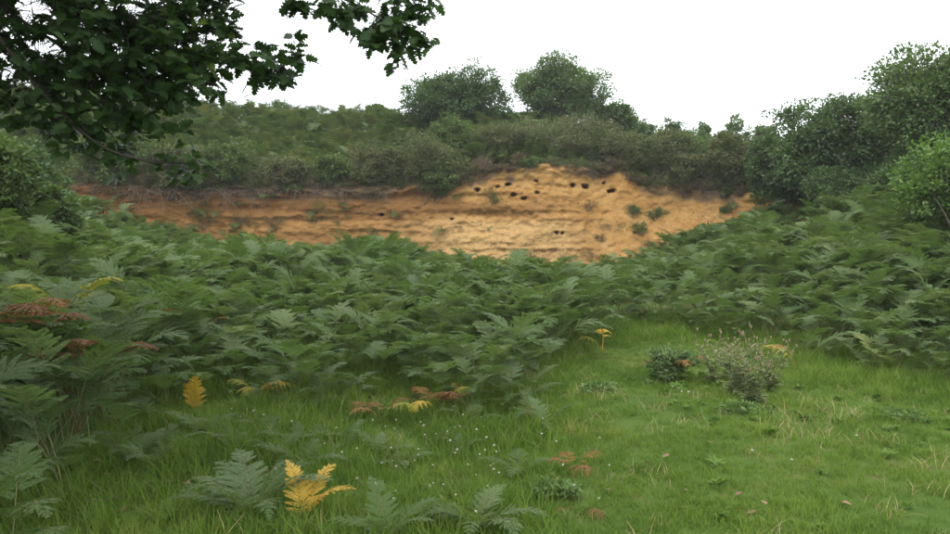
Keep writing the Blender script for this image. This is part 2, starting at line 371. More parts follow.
# topsoil lip that overhangs a little, then a shelf running back into the hillside
lip = sstep(0.90, 0.97, TV)
CY = CY - 0.10 * lip * (1 + 1.2 * noise3(CX * 1.5, 0, 0, 33)) + 0.10 * lip * fbm(CX * 2.5, 0, CZ * 4, 35, 3)
soil = sstep(0.90, 0.98, TV + 0.10 * fbm(CX * 1.6, 5, CZ * 2.2, 34, 3)) * np.interp(CX, [-3, 0], [1.0, 0.8])
rows = [(CX, CY, CZ)]
for k, back in enumerate((0.25, 0.7, 1.3)):
    yb = cliff_y(cx) + cliff_batter(cx)
    rows.append((cx[None, :], (yb + back)[None, :] + 0.1, (cliff_top(cx) + 0.05 - 0.09 * k)[None, :]))
V = np.concatenate([np.stack(r, -1) for r in rows], 0)
nrow = V.shape[0]; nx = len(cx)
i = np.arange(nrow - 1)[:, None] * nx + np.arange(nx - 1)[None, :]
F = np.stack([i, i + 1, i + nx + 1, i + nx], -1).reshape(-1, 4)
me = mesh_arrays('sand_cliff', V.reshape(-1, 3), F, [M['sand']], True)
at = me.attributes.new('soil', 'FLOAT', 'POINT')
at.data.foreach_set('value', np.concatenate([soil.ravel(), np.ones(3 * nx)]).astype(np.float32))
tag(link('sand_cliff', me), 'ochre sand quarry face with rusty bands and dark burrow holes', 'cliff', kind='structure')

# crumbled clods and pebbles lying on the face
def clod_mesh(k):
    r_ = np.random.default_rng(170 + k); vv = np.array([[x_, y_, z_] for x_ in (-1, 1) for y_ in (-1, 1) for z_ in (-1, 1)], float)
    vv = vv / 1.73 * r_.uniform(0.7, 1.25, (8, 1)) + r_.normal(0, 0.1, (8, 3))
    return mesh_arrays('clod_%d' % k, np.concatenate([vv]), np.array([[0, 1, 3, 2], [4, 6, 7, 5], [0, 4, 5, 1], [2, 3, 7, 6], [0, 2, 6, 4], [1, 5, 7, 3]]), [M['sand']])
CLODS = [clod_mesh(k) for k in range(5)]
FACE = np.stack([CX, CY, CZ], -1)

def cliff_point(px, py):
    """A point on the cliff face seen at this place in the photo."""
    best = None
    for d in np.arange(21, 29, 0.02):
        q = unproject(px, py, d)
        yb = float(cliff_y(q[0])); H = float(cliff_top(q[0])) - Z0
        t = min(max((q[2] - Z0) / H, 0), 1)
        if d >= yb + float(cliff_batter(q[0])) * t + 0.05: return q
    return q

# ------------------------------------------------------------------ bracken fronds
def frond_mesh(name, mats, seed, Ls=0.55, Lb=0.80, W=0.36, a0=6, a1=28, a2=98, npair=13, wilt=0.0, lean=0.0):
    r = np.random.default_rng(seed); mb = MB()
    n = 26; L = Ls + Lb; s = np.linspace(0, 1, n)
    ang = np.where(s < Ls / L, a0 + (a1 - a0) * (s / (Ls / L)), a1 + (a2 - a1) * ((s - Ls / L) / (1 - Ls / L + 1e-6)) ** 1.15)
    ang = np.radians(ang); side = lean * s ** 2
    T = np.stack([side, np.sin(ang), np.cos(ang)], -1); T /= np.linalg.norm(T, axis=1)[:, None]
    P = np.concatenate([[np.zeros(3)], np.cumsum((T[:-1] + T[1:]) * 0.5 * L / (n - 1), 0)])
    rad = np.interp(s, [0, 0.45, 1], [0.0065, 0.004, 0.0012])
    mb.tube(P, rad, 3, 1)
    ev = lambda t: np.array([np.interp(t, s, P[:, k]) for k in range(3)])
    evT = lambda t: np.array([np.interp(t, s, T[:, k]) for k in range(3)])
    C, D, NN, LL, WW = [], [], [], [], []
    Xax = np.array([1.0, 0, 0])
    for ip in range(npair + 1):
        u = ip / npair
        t = (Ls + Lb * (0.0 + 0.97 * u ** 0.82)) / L
        base, tan = ev(t), evT(t)
        nor = np.cross(Xax, tan); nor /= np.linalg.norm(nor)
        if nor[2] < 0 and abs(tan[2]) < 0.99: nor = -nor
        plen = W * ((1 - u) ** 0.85 + 0.05) * (1 + 0.12 * r.normal())
        if ip == 0: plen *= 0.85
        for sd in (-1, 1):
            if r.random() < 0.03: continue
            fa = R(58 - 18 * u + 6 * r.normal())
            d0 = sd * Xax * math.sin(fa) + tan * math.cos(fa) + nor * (0.10 * r.normal() + 0.12)
            d0 /= np.linalg.norm(d0)
            droop = (0.35 + wilt + 0.15 * r.random()) * plen
            ns = max(3, int(plen / 0.0150))
            q = np.linspace(0, 1, ns + 2)
            path = base + d0[None, :] * (q * plen)[:, None] + np.array([0, 0, -1])[None, :] * (droop * 0.5 * q ** 2)[:, None] + tan[None, :] * (0.12 * plen * q ** 2)[:, None]
            if plen > 0.10:
                mb.tube(path[[0, len(path) // 2, -1]], [0.0018, 0.0012, 0.0006], 3, 1)
            for k in range(1, ns + 2):
                pt = path[k]; dt = path[k] - path[k - 1]; dt /= np.linalg.norm(dt) + 1e-9
                pl = min(0.18 * plen, 0.031) * (1 - q[k]) ** 0.55 + 0.008
                bn = np.cross(dt, nor); bn /= np.linalg.norm(bn) + 1e-9
                for s2 in (-1, 1):
                    dd = bn * s2 * 0.86 + dt * 0.5 + nor * (0.10 * r.normal() - 0.04 - wilt * 0.3) + np.array([0, 0, -wilt * 0.4])
                    C.append(pt); D.append(dd); NN.append(nor + 0.25 * r.normal(size=3)); LL.append(pl); WW.append(0.0165 * (1 - 0.2 * wilt))
    mb.leaves(C, D, NN, np.array(LL), np.array(WW), -0.10)
    return mb.mesh(name, mats)

G = [M['bracken'], M['stalk']]
FROND = [frond_mesh('frond_%d' % k, G, 40 + k, Ls=ls, Lb=lb, W=ww, a0=a0, a1=a1, a2=a2, npair=npr + 3, lean=ln) for k, (ls, lb, ww, a0, a1, a2, npr, ln) in enumerate([
    (0.62, 0.66, 0.27, 5, 28, 105, 13, 0.0), (0.70, 0.60, 0.30, 8, 35, 112, 12, 0.3), (0.55, 0.70, 0.25, 4, 24, 92, 14, -0.3), (0.66, 0.58, 0.32, 10, 40, 118, 11, 0.25), (0.48, 0.62, 0.24, 8, 30, 82, 13, -0.2), (0.78, 0.64, 0.28, 4, 22, 100, 13, 0.15)])]
def recolour(meshes, mats, nm):
    r = []
    for k, me in enumerate(meshes):
        c = me.copy(); c.name = '%s_%d' % (nm, k); c.materials.clear()
        for m_ in mats: c.materials.append(m_)
        r.append(c)
    return r
SLOPE = recolour(FROND, [M['bracken_slope'], M['stalk']], 'slope_frond')
YOUNG = [frond_mesh('young_frond_%d' % k, G, 70 + k, Ls=0.14, Lb=0.80, W=0.25, a0=14, a1=24, a2=85 + 8 * k, npair=16, lean=0.25 * (k - 1)) for k in range(3)]
WILT = [frond_mesh('wilt_%d' % k, G, 60 + k, Ls=0.35, Lb=0.55, W=0.26, a0=8, a1=35, a2=125, npair=10, wilt=0.7, lean=0.4 * (k - 1)) for k in range(3)]
TALL = [frond_mesh('tall_wilt_%d' % k, G, 65 + k, Ls=0.85, Lb=0.42, W=0.20, a0=4, a1=30, a2=125, npair=9, wilt=0.6, lean=0.5 * (k - 1)) for k in range(3)]
TMATS = {'y': [M['yellow_frond'], M['dead_stalk']], 'g': [M['olive_frond'], M['stalk']], 'o': [M['orange_frond'], M['dead_stalk']], 'b': [M['brown_frond'], M['dead_stalk']]}
TALLC = {k: recolour(TALL, v, 'tall_' + k) for k, v in TMATS.items()}
YELLOW = recolour(WILT, [M['yellow_frond'], M['dead_stalk']], 'yellow_frond')
GOLD = recolour(YOUNG, [M['yellow_frond'], M['dead_stalk']], 'gold_frond')
OLIVE = recolour(WILT, [M['olive_frond'], M['stalk']], 'olive_frond')
ORANGE = recolour(WILT, [M['orange_frond'], M['dead_stalk']], 'orange_frond')
BROWN = recolour(WILT, [M['brown_frond'], M['dead_stalk']], 'brown_frond')

def scatter(name, label, cat, meshes, P, ROT, S, IDX):
    """One object of kind stuff: mesh geometry set on every point by a node group."""
    me = bpy.data.meshes.new(name); me.vertices.add(len(P)); me.vertices.foreach_set('co', np.asarray(P, np.float32).ravel())
    a = me.attributes.new('rot', 'FLOAT_VECTOR', 'POINT'); a.data.foreach_set('vector', np.asarray(ROT, np.float32).ravel())
    S = np.asarray(S, np.float32)
    if S.ndim == 1: S = np.repeat(S[:, None], 3, 1)
    a = me.attributes.new('scl', 'FLOAT_VECTOR', 'POINT'); a.data.foreach_set('vector', S.ravel())
    a = me.attributes.new('idx', 'INT', 'POINT'); a.data.foreach_set('value', np.asarray(IDX, np.int32))
    o = link(name, me)
    ng = bpy.data.node_groups.new(name + '_nodes', 'GeometryNodeTree')
    ng.interface.new_socket('Geometry', in_out='INPUT', socket_type='NodeSocketGeometry')
    ng.interface.new_socket('Geometry', in_out='OUTPUT', socket_type='NodeSocketGeometry')
    gi, go = ng.nodes.new('NodeGroupInput'), ng.nodes.new('NodeGroupOutput')
    iop = ng.nodes.new('GeometryNodeInstanceOnPoints'); jn = ng.nodes.new('GeometryNodeJoinGeometry')
    for k in reversed(range(len(meshes))):
        src = bpy.data.objects.new('%s_source' % name, meshes[k])
        oi = ng.nodes.new('GeometryNodeObjectInfo'); oi.inputs['Object'].default_value = src
        g2 = ng.nodes.new('GeometryNodeGeometryToInstance')
        ng.links.new(oi.outputs['Geometry'], g2.inputs[0]); ng.links.new(g2.outputs[0], jn.inputs[0])
    def attr(nm, t):
        n = ng.nodes.new('GeometryNodeInputNamedAttribute'); n.data_type = t; n.inputs['Name'].default_value = nm
        return [q for q in n.outputs if q.enabled and q.name == 'Attribute'][0]
    e2r = ng.nodes.new('FunctionNodeEulerToRotation')
    ng.links.new(attr('rot', 'FLOAT_VECTOR'), e2r.inputs[0])
    ng.links.new(gi.outputs[0], iop.inputs['Points']); ng.links.new(jn.outputs[0], iop.inputs['Instance'])
    iop.inputs['Pick Instance'].default_value = True
    ng.links.new(attr('idx', 'INT'), iop.inputs['Instance Index'])
    ng.links.new(e2r.outputs[0], iop.inputs['Rotation']); ng.links.new(attr('scl', 'FLOAT_VECTOR'), iop.inputs['Scale'])
    ng.links.new(iop.outputs[0], go.inputs[0])
    md = o.modifiers.new('scatter', 'NODES'); md.node_group = ng
    return tag(o, label, cat, kind='stuff')

# where the bracken begins: ground distance of its front edge by bearing
_fp = [-400, -100, 0, 60, 95, 130, 180, 230, 300, 380, 430, 500, 540, 560, 600, 650, 720, 790, 850, 950, 1150, 1500]
_fd = [2.6, 2.9, 3.3, 3.8, 4.5, 6.0, 7.3, 7.6, 7.2, 7.5, 6.9, 6.6, 7.0, 8.6, 11.0, 11.5, 11.3, 9.8, 8.9, 8.1, 7.0, 6.0]
def front(x, y):
    b = 475 + FPX * np.asarray(x) / np.maximum(np.asarray(y), 0.3)
    return np.interp(b, _fp, _fd) + 0.45 * noise3(np.asarray(x) * 1.2, np.asarray(y) * 1.2, 0, 41) + 0.25 * noise3(np.asarray(x) * 3.1, np.asarray(y) * 3.1, 0, 42)

def jitter_grid(x0, x1, y0, y1, step, r=rng):
    xs, ys = np.meshgrid(np.arange(x0, x1, step), np.arange(y0, y1, step))
    p = np.stack([xs.ravel(), ys.ravel()], -1) + r.uniform(-0.5, 0.5, (xs.size, 2)) * step * 1.3
    return p
pts = jitter_grid(-24, 20, 2.5, 26, 0.168)
x, y = pts[:, 0], pts[:, 1]
behind = y - front(x, y)
back_lim = cliff_y(x) - 0.9
keep = (behind > 0) & (y < back_lim) & (np.abs(x) < 0.64 * y + 5.0)
INDIV_BAND = 1.1
inframe = np.abs(x) < 0.66 * y
indiv = keep & (behind < INDIV_BAND) & inframe
mass = keep & ~indiv
clear = noise3(x * 0.55, y * 0.55, 0, 45)                          # small openings in the stand
mass &= (clear > -0.70)
q = pts[mass]; n = len(q); bq = behind[mass]
hs = 0.72 + 0.30 * np.clip(bq / 2.2, 0, 1) + 0.34 * noise3(q[:, 0] * 0.8, q[:, 1] * 0.8, 0, 46) + rng.normal(0, 0.11, n)
hs *= np.interp(q[:, 1], [15, 21], [1.0, 0.92])
near_l = sstep(-2.0, -4.5, q[:, 0]) * sstep(9, 5, q[:, 1])
hs *= 1 + 0.30 * near_l
yaw = rng.uniform(0, 2 * math.pi, n)
# fronds lean towards the open ground (front) more often than not: frond arches towards local +Y, so yaw=pi faces the camera side
tow = rng.random(n) < 0.45
yaw = np.where(tow, math.pi + rng.normal(0, 0.9, n), yaw)
P = np.stack([q[:, 0], q[:, 1], hgt(q[:, 0], q[:, 1]) - 0.02], -1)
ROT = np.stack([rng.normal(0, 0.12, n), rng.normal(0, 0.12, n), yaw], -1)
S = np.clip(hs, 0.5, 1.4) * 0.76
scatter('bracken', 'dense green bracken filling the quarry floor up to the sand cliff', 'bracken', FROND, P, ROT, S, rng.integers(0, len(FROND), n))
print('bracken fronds', n)

# bracken on the hillside above the cliff
pts = jitter_grid(-32, 22, 20, 43, 0.25)
x, y = pts[:, 0], pts[:, 1]
yt = cliff_y(x) + cliff_batter(x)
dens = np.interp(x, [-16, 0, 3, 6, 14], [1.0, 1.0, 0.55, 0.5, 0.4])
keep = (y > yt + np.interp(x, [-3, 0], [0.12, 0.5])) & (rng.random(len(x)) < dens * np.interp(y, [33, 43], [1.0, 0.6]))
q = pts[keep]; n = len(q)
P = np.stack([q[:, 0], q[:, 1], hgt(q[:, 0], q[:, 1]) - 0.02], -1)
yaw = np.where(rng.random(n) < 0.5, math.pi + rng.normal(0, 0.8, n), rng.uniform(0, 6.28, n))
edge_ = (q[:, 1] - cliff_y(q[:, 0]) - cliff_batter(q[:, 0])) < 0.7; yaw = np.where(edge_, math.pi + rng.normal(0, 0.5, n), yaw); pit = np.where(edge_, -rng.uniform(0.2, 1.0, n), rng.normal(0, 0.12, n))
scatter('hillside_bracken', 'olive green bracken covering the slope above the sand cliff', 'bracken', SLOPE, P, np.stack([pit, rng.normal(0, 0.12, n), yaw], -1), np.clip(rng.normal(0.92, 0.14, n), 0.6, 1.4), rng.integers(0, len(SLOPE), n))
print('hillside fronds', n)

r_ = np.random.default_rng(171); nC = 2600
ri = np.minimum((r_.random(nC) ** 1.3 * 140).astype(int) + 4, 145); ci = r_.integers(40, FACE.shape[1] - 30, nC)
patch = noise3(FACE[ri, ci, 0] * 1.2, 0, FACE[ri, ci, 2] * 1.5, 172) > -0.1
ri, ci = ri[patch], ci[patch]; nC = len(ri)
scatter('sand_clods', 'crumbled sand clods and pebbles lying on the quarry face', 'clods', CLODS, FACE[ri, ci] + [0, -0.01, 0], r_.uniform(0, 6.28, (nC, 3)), 0.012 + 0.035 * r_.random(nC) ** 3, r_.integers(0, 5, nC))

# ------------------------------------------------------------------ bracken plants one can tell apart along the edges
def fern(name, label, group, loc, fronds, cat='fern', scl=1.0, rotz=0.0):
    """fronds: (mesh, yaw, tilt, scale)"""
    t = thing(name, label, cat, loc, rotz, group, scl)
    for me, yaw, tilt, s in fronds:
        link('frond', me, t, (0.03 * math.sin(-yaw), 0.03 * math.cos(yaw), 0), (-tilt, 0, yaw), s)
    return t

pts = jitter_grid(-9, 9, 2.8, 14, 0.30)
x, y = pts[:, 0], pts[:, 1]
behind = y - front(x, y)
bear = 475 + FPX * x / y
k_ = (behind > 0) & (behind < INDIV_BAND) & (bear > -15) & (bear < 965)
cnt = 0
NUM = {2: 'two', 3: 'three', 4: 'four'}
for (fx, fy), bh, be in zip(pts[k_], behind[k_], bear[k_]):
    if be < 135: lab, grp, kz = 'at the foot of the shaded bank under the oak', 'ferns at the edge of the shaded bank', 1.22
    elif be < 400: lab, grp, kz = 'at the thicket edge behind the long tufted grass', 'ferns behind the long grass', 1.0
    elif be < 575: lab, grp, kz = 'on the thicket spur that juts into the grass', 'ferns on the thicket spur', 1.0
    elif be < 780: lab, grp, kz = 'at the thicket edge behind the thistles', 'ferns behind the thistles', 1.0
    else: lab, grp, kz = 'at the thicket edge bordering the short lawn', 'ferns bordering the short lawn', 1.05
    sc = max(0.34, (0.46 + 0.28 * min(bh / 1.2, 1) + random.gauss(0, 0.07)) * kz)
    fr = []; nf = random.choice((2, 3, 3, 4))
    for j in range(nf):
        yw = random.gauss(math.pi, 1.0) if random.random() < 0.6 else random.uniform(0, 6.28)
        me = random.choice(YOUNG) if (bh < 0.5 and random.random() < 0.4) else random.choice(FROND)
        fr.append((me, yw, random.uniform(0.0, 0.35), random.uniform(0.8, 1.1)))
    size = 'low' if sc < 0.53 * kz else ('tall' if sc > 0.67 * kz else 'middling')
    fern('bracken_fern', '%s bracken fern of %s fronds %s' % (size, NUM[nf], lab), grp, (fx, fy, float(hgt(fx, fy)) - 0.015), fr, 'fern', sc); cnt += 1
print('edge ferns', cnt)

def rosette(name, label, px, py, kinds, scl, tilt=(0.2, 0.7), group=None, yaws=None, cat='fern', raise_=0.0):
    gx_, gy_, gz_ = ground_at(px, py)
    fr = []
    for j, me in enumerate(kinds):
        yw = (yaws[j] if yaws else j * 2 * math.pi / len(kinds) + random.uniform(-0.4, 0.4))
        fr.append((me, yw, random.uniform(*tilt), random.uniform(0.85, 1.1)))
    return fern(name, label, group, (gx_, gy_, gz_ - 0.01 + raise_), fr, cat, scl)
f_ = FROND; c_ = random.choice
rosette('bracken_fern', 'green fern tuft rising from the grass beside the golden yellow frond', 248, 522, [YOUNG[k % 3] for k in range(9)], 0.62, (0.0, 0.55))
rosette('bracken_fern', 'low feathery green fern tuft in the grass with one straw coloured frond', 478, 533, [YOUNG[k % 3] for k in range(9)], 0.46, (0.0, 0.6))
rosette('bracken_fern', 'small green fern sprig in the grass between the two fern tufts', 385, 545, [YOUNG[k % 3] for k in range(5)], 0.44, (0.0, 0.5))
for nm, px, py, sc, k in (('green fern sprig in long grass below the upright yellow frond', 205, 440, 0.40, 3), ('loose green fern sprig among the clover heads in the long grass', 300, 470, 0.34, 3),
                          ('small pale fern sprig beside the clover heads on reddish stems', 400, 470, 0.26, 3), ('flat green fern sprig in grass before the spur of bracken', 545, 432, 0.34, 3),
                          ('lone blue green fern sprig in grass near the rusty dead stems', 520, 478, 0.30, 3), ('green fern sprig in the grass at the foot of the shaded bank', 150, 470, 0.36, 3), ('fern sprig in grass just below the orange fern pair', 470, 425, 0.32, 3)):
    rosette('bracken_fern', nm, px, py, [c_(YOUNG) for _ in range(k + 1)], sc * 1.25, (0.0, 0.6))
rf = np.random.default_rng(33)
for px, py in zip(rf.uniform(120, 560, 26), rf.uniform(402, 470, 26)):
    nf_, sc_ = int(rf.integers(2, 5)), float(rf.uniform(0.26, 0.46))
    lab_ = '%s young fern of %s fronds in the long grass %s' % ('ankle high' if sc_ < 0.36 else 'shin high', NUM[nf_], 'near the shaded bank' if px < 270 else ('before the withered orange ferns' if px < 420 else 'by the bracken spur'))
    rosette('bracken_fern', lab_, float(px), float(py), [YOUNG[int(q_)] for q_ in rf.integers(0, 3, nf_)], sc_, (0.0, 0.6), 'young ferns scattered in the long grass')
rosette('yellow_fern', 'golden yellow dying fern frond standing bright against the grass', 300, 526, [GOLD[0], GOLD[2], GOLD[1]], 0.50, (-0.25, 0.1), None, [0.5, -1.6, -0.5])
rosette('yellow_fern', 'upright narrow yellow fern frond at the edge of the shaded bank', 193, 414, [GOLD[0], GOLD[1]], 0.46, (-0.5, -0.2), None, [2.9, 3.5])
rosette('yellow_fern', 'yellow green fern with pale tips at the thicket edge', 255, 404, [OLIVE[0], OLIVE[1], OLIVE[2], YELLOW[1]], 0.52, (0, 0.4), None, [3.0, -1.4, 1.6, -1.9])
rosette('dead_fern', 'orange brown withered fern alone in front of the thicket', 380, 425, [ORANGE[0], ORANGE[1], ORANGE[2], OLIVE[0], BROWN[1]], 0.50, (0, 0.4))
rosette('dead_fern', 'orange and yellow fern arching over a dark brown clump', 437, 418, [ORANGE[0], ORANGE[2], YELLOW[0], BROWN[1], OLIVE[0]], 0.58, (0, 0.5))
rosette('dead_fern', 'rusty orange fern tip leaning against the spur of bracken', 465, 415, [ORANGE[1], ORANGE[2], f_[4]], 0.58, (0, 0.4))
rosette('dead_fern', 'small dry orange fern wisp in grass off the bracken spur', 533, 425, [ORANGE[0], ORANGE[1]], 0.28, (-0.2, 0.2))
rosette('dead_fern', 'reddish dead fern stems standing in the open grass', 575, 480, [ORANGE[2], BROWN[0], BROWN[1], ORANGE[0]], 0.34, (-0.2, 0.3))
rosette('dead_fern', 'collapsed rust brown fern lying flat in the short grass', 580, 512, [BROWN[0], BROWN[2], BROWN[1]], 0.32, (0.7, 1.2))
rosette('dead_fern', 'dark red brown flattened fern behind the golden yellow frond', 283, 478, [BROWN[0], BROWN[1], BROWN[2]], 0.32, (0.6, 1.1))
rosette('dead_fern', 'withered brown fern at the foot of the fern tuft', 225, 532, [BROWN[0], ORANGE[1]], 0.26, (0.4, 0.9))
rosette('dead_fern', 'dry red brown fern scrap under the clover heads', 430, 470, [BROWN[0], BROWN[1], ORANGE[2]], 0.30, (0.7, 1.2))
rosette('yellow_fern', 'pale yellow fern tip at the thicket edge above the lawn', 603, 352, [YELLOW[0], OLIVE[1], f_[4]], 0.62, (0, 0.3))
rosette('dead_fern', 'tawny fern beside the last thistle at the lawn edge', 800, 372, [ORANGE[0], OLIVE[1], f_[2], f_[4]], 0.72, (0, 0.4))
# coloured fronds standing up among the bracken canopy
def canopy_fern(name, label, px, py, d, kinds, scl, yaws):
    p = unproject(px, py, d); z = float(hgt(p[0], p[1])); top = max(0.4, p[2] - z)
    s = top / 0.98
    t = thing(name, label, 'fern', (p[0], p[1], z - 0.01), 0, None, s)
    for me, yw in zip(kinds, yaws): link('frond', me, t, (0, 0, 0), (-random.uniform(-0.15, 0.15), 0, yw), random.uniform(0.92, 1.1) * scl)
canopy_fern('dead_fern', 'large rust orange dead fern on the crest of the shaded bank', 12, 288, 6.0, [TALLC['o'][0], TALLC['o'][1], TALLC['b'][2], TALLC['b'][0]], 0.95, [2.2, -2.2, -1.4, 3.6])
canopy_fern('dead_fern', 'brown withered fern on the shaded bank with red brown tips', 72, 326, 5.8, [TALLC['b'][0], TALLC['b'][1], TALLC['b'][2]], 0.92, [2.6, -2.5, -1.2, 1.4])
canopy_fern('dead_fern', 'faded brown fern among green bracken partway along the shaded bank', 150, 308, 8.6, [TALLC['b'][0], TALLC['o'][1]], 1.0, [2.4, -2.0])
canopy_fern('yellow_fern', 'yellowing fern frond arching out of the bracken under the bank', 196, 312, 9.2, [TALLC['y'][0], TALLC['o'][1]], 1.0, [2.7, -1.6])
canopy_fern('yellow_fern', 'olive yellow fern tops low on the shaded bank', 70, 292, 7.2, [TALLC['g'][0], TALLC['g'][1]], 1.1, [2.0, -1.7])
canopy_fern('dead_fern', 'small rusty fern tip in the middle of the bracken stand', 440, 292, 12.5, [TALLC['b'][0], TALLC['o'][1]], 0.9, [2.5, -2.0])
canopy_fern('yellow_fern', 'pale straw fern tip deep in the bracken towards the cliff', 520, 267, 17.5, [TALLC['y'][0], TALLC['g'][2]], 1.0, [2.5, -2.0])
canopy_fern('dead_fern', 'reddish fern tip in the bracken rising towards the dark trees', 760, 310, 12.5, [TALLC['b'][1], TALLC['o'][0]], 1.0, [2.5, -2.0])

# ------------------------------------------------------------------ grass
def tuft_mesh(name, mat, seed, nb, hmin, hmax, spread, wid, bend):
    r = np.random.default_rng(seed); mb = MB()
    ns = 4
    for b in range(nb):
        a = r.uniform(0, 6.28); rr = spread * math.sqrt(r.random())
        p0 = np.array([rr * math.cos(a), rr * math.sin(a), -0.01]); h = r.uniform(hmin, hmax)
        da = r.uniform(0, 6.28); out = np.array([math.cos(da), math.sin(da), 0]); bd = r.uniform(0.15, bend)
        t = np.linspace(0, 1, ns)
        P = p0 + np.array([0, 0, 1])[None] * (h * (t - 0.25 * bd * t * t))[:, None] + out[None] * (h * bd * t ** 2)[:, None]
        sd = np.array([-out[1], out[0], 0]); wv = wid * (1 - t ** 1.6) * r.uniform(0.7, 1.2) + 0.0004
        V = np.stack([P + sd * wv[:, None], P - sd * wv[:, None]], 1).reshape(-1, 3)
        F = np.array([[2 * i, 2 * i + 1, 2 * i + 3, 2 * i + 2] for i in range(ns - 1)])
        mb.add(V, F)
    return mb.mesh(name, [mat])
SHORT = [tuft_mesh('short_tuft_%d' % k, M['grass'], 80 + k, 30, 0.03, 0.075, 0.075, 0.0022, 1.1) for k in range(4)]
LONG = [tuft_mesh('long_tuft_%d' % k, M['grass'], 90 + k, 26, 0.06, 0.17, 0.07, 0.0023, 1.0) for k in range(4)]
DRY = [tuft_mesh('dry_tuft_%d' % k, M['dry_grass'], 95 + k, 12, 0.04, 0.14, 0.08, 0.0018, 1.1) for k in range(2)]
pts = jitter_grid(-10, 10, 2.2, 13.5, 0.068)
x, y = pts[:, 0], pts[:, 1]
behind = y - front(x, y); bear = 475 + FPX * x / y
ok = (behind < 1.7) & (np.abs(x) < 0.66 * y + 1.6)
pts, x, y, behind, bear = pts[ok], x[ok], y[ok], behind[ok], bear[ok]
rough = sstep(-1.3, -0.1, behind) * 0.9 + sstep(600, 520, bear) * 0.75 + 0.35 * noise3(x * 0.8, y * 0.8, 0, 51)
long_p = np.clip(rough, 0, 1) * 0.8
u = rng.random(len(x))
is_long = u < long_p * 0.75
bare = noise3(x * 1.5, y * 1.5, 0, 52) + 0.5 * noise3(x * 4, y * 4, 0, 53) + 0.35 * sstep(9, 5, y) * sstep(560, 700, bear)
path = np.exp(-(((bear - 150) / 90) ** 2)) * np.exp(-(((y - 4.6) / 0.35) ** 2))       # trodden strip at the foot of the bank
thin = np.clip(0.75 * sstep(0.5, 1.0, bare) + 0.85 * path, 0, 0.92)
kp = rng.random(len(x)) > thin
dist_thin = np.interp(y, [3, 7, 12], [1.0, 0.85, 0.55])
kp &= rng.random(len(x)) < dist_thin
dry = (rng.random(len(x)) < 0.02 + 0.16 * sstep(0.4, 1.0, bare))
idx = np.where(is_long, 4 + rng.integers(0, 4, len(x)), rng.integers(0, 4, len(x)))
idx = np.where(dry, 8 + rng.integers(0, 2, len(x)), idx)
pts, idx = pts[kp], idx[kp]; n = len(pts); rq = rough[kp]
S = rng.uniform(0.75, 1.3, n) * (0.85 + 0.35 * np.clip(rq, 0, 1)) * (1 + 0.25 * noise3(pts[:, 0] * 1.6, pts[:, 1] * 1.6, 0, 55))
P = np.stack([pts[:, 0], pts[:, 1], hgt(pts[:, 0], pts[:, 1])], -1)
scatter('grass', 'green grass short on the lawn and longer towards the bracken', 'grass', SHORT + LONG + DRY, P, np.stack([rng.normal(0, 0.15, n), rng.normal(0, 0.15, n), rng.uniform(0, 6.28, n)], -1), S, idx)
print('grass tufts', n)

# broad-leaved weeds low in the lawn
def weed_mesh(name, mat, seed, nl, ll, ww):
    r = np.random.default_rng(seed); mb = MB()
    a = r.uniform(0, 6.28, nl); el = r.uniform(0.05, 0.7, nl)
    D = np.stack([np.cos(a) * np.cos(el), np.sin(a) * np.cos(el), np.sin(el)], -1)
    mb.leaves(np.zeros((nl, 3)) + [0, 0, 0.005] + 0.015 * r.normal(size=(nl, 3)) * [1, 1, 0], D, np.tile([0, 0, 1.0], (nl, 1)) + 0.2 * r.normal(size=(nl, 3)), ll * r.uniform(0.6, 1.1, nl), ww * r.uniform(0.7, 1.1, nl), 0.12)
    return mb.mesh(name, [mat])
M['weed'] = leaf_mat('weed', [(0.0, (0.05, 0.11, 0.02)), (1.0, (0.12, 0.19, 0.04))], 3.0, 'instance', 0.3, 0.65, 0.6, 0.1)
WEED = [weed_mesh('weed_%d' % k, M['weed'], 130 + k, 9 + 3 * k, 0.07, 0.032) for k in range(4)]
pts = jitter_grid(-5, 7, 3.2, 11.5, 0.22); x, y = pts[:, 0], pts[:, 1]
kp = (y < front(x, y) - 0.1) & (rng.random(len(x)) < 0.10 + 0.4 * sstep(0.2, 0.7, noise3(x * 0.9, y * 0.9, 0, 57))) & (np.abs(x) < 0.66 * y)
pts = pts[kp]; n = len(pts)
scatter('lawn_weeds', 'low broad leaved weeds spread through the grass', 'weeds', WEED, np.stack([pts[:, 0], pts[:, 1], hgt(pts[:, 0], pts[:, 1]) + 0.01], -1), np.stack([rng.normal(0, 0.15, n), rng.normal(0, 0.15, n), rng.uniform(0, 6.28, n)], -1), rng.uniform(0.6, 1.4, n), rng.integers(0, 4, n))

# ------------------------------------------------------------------ trees and shrubs
def crown_points(r, lobes, n, shell=0.55):
    vol = np.array([l[1][0] * l[1][1] * l[1][2] for l in lobes]) ** 0.75; pick = r.choice(len(lobes), n, p=vol / vol.sum())
    d = rand_dirs(n, r); rad = r.random(n) ** (1 / 3); rad = shell + (1 - shell) * rad
    C = np.array([l[0] for l in lobes])[pick]; RR = np.array([l[1] for l in lobes])[pick]
    return C + d * RR * rad[:, None], pick, d

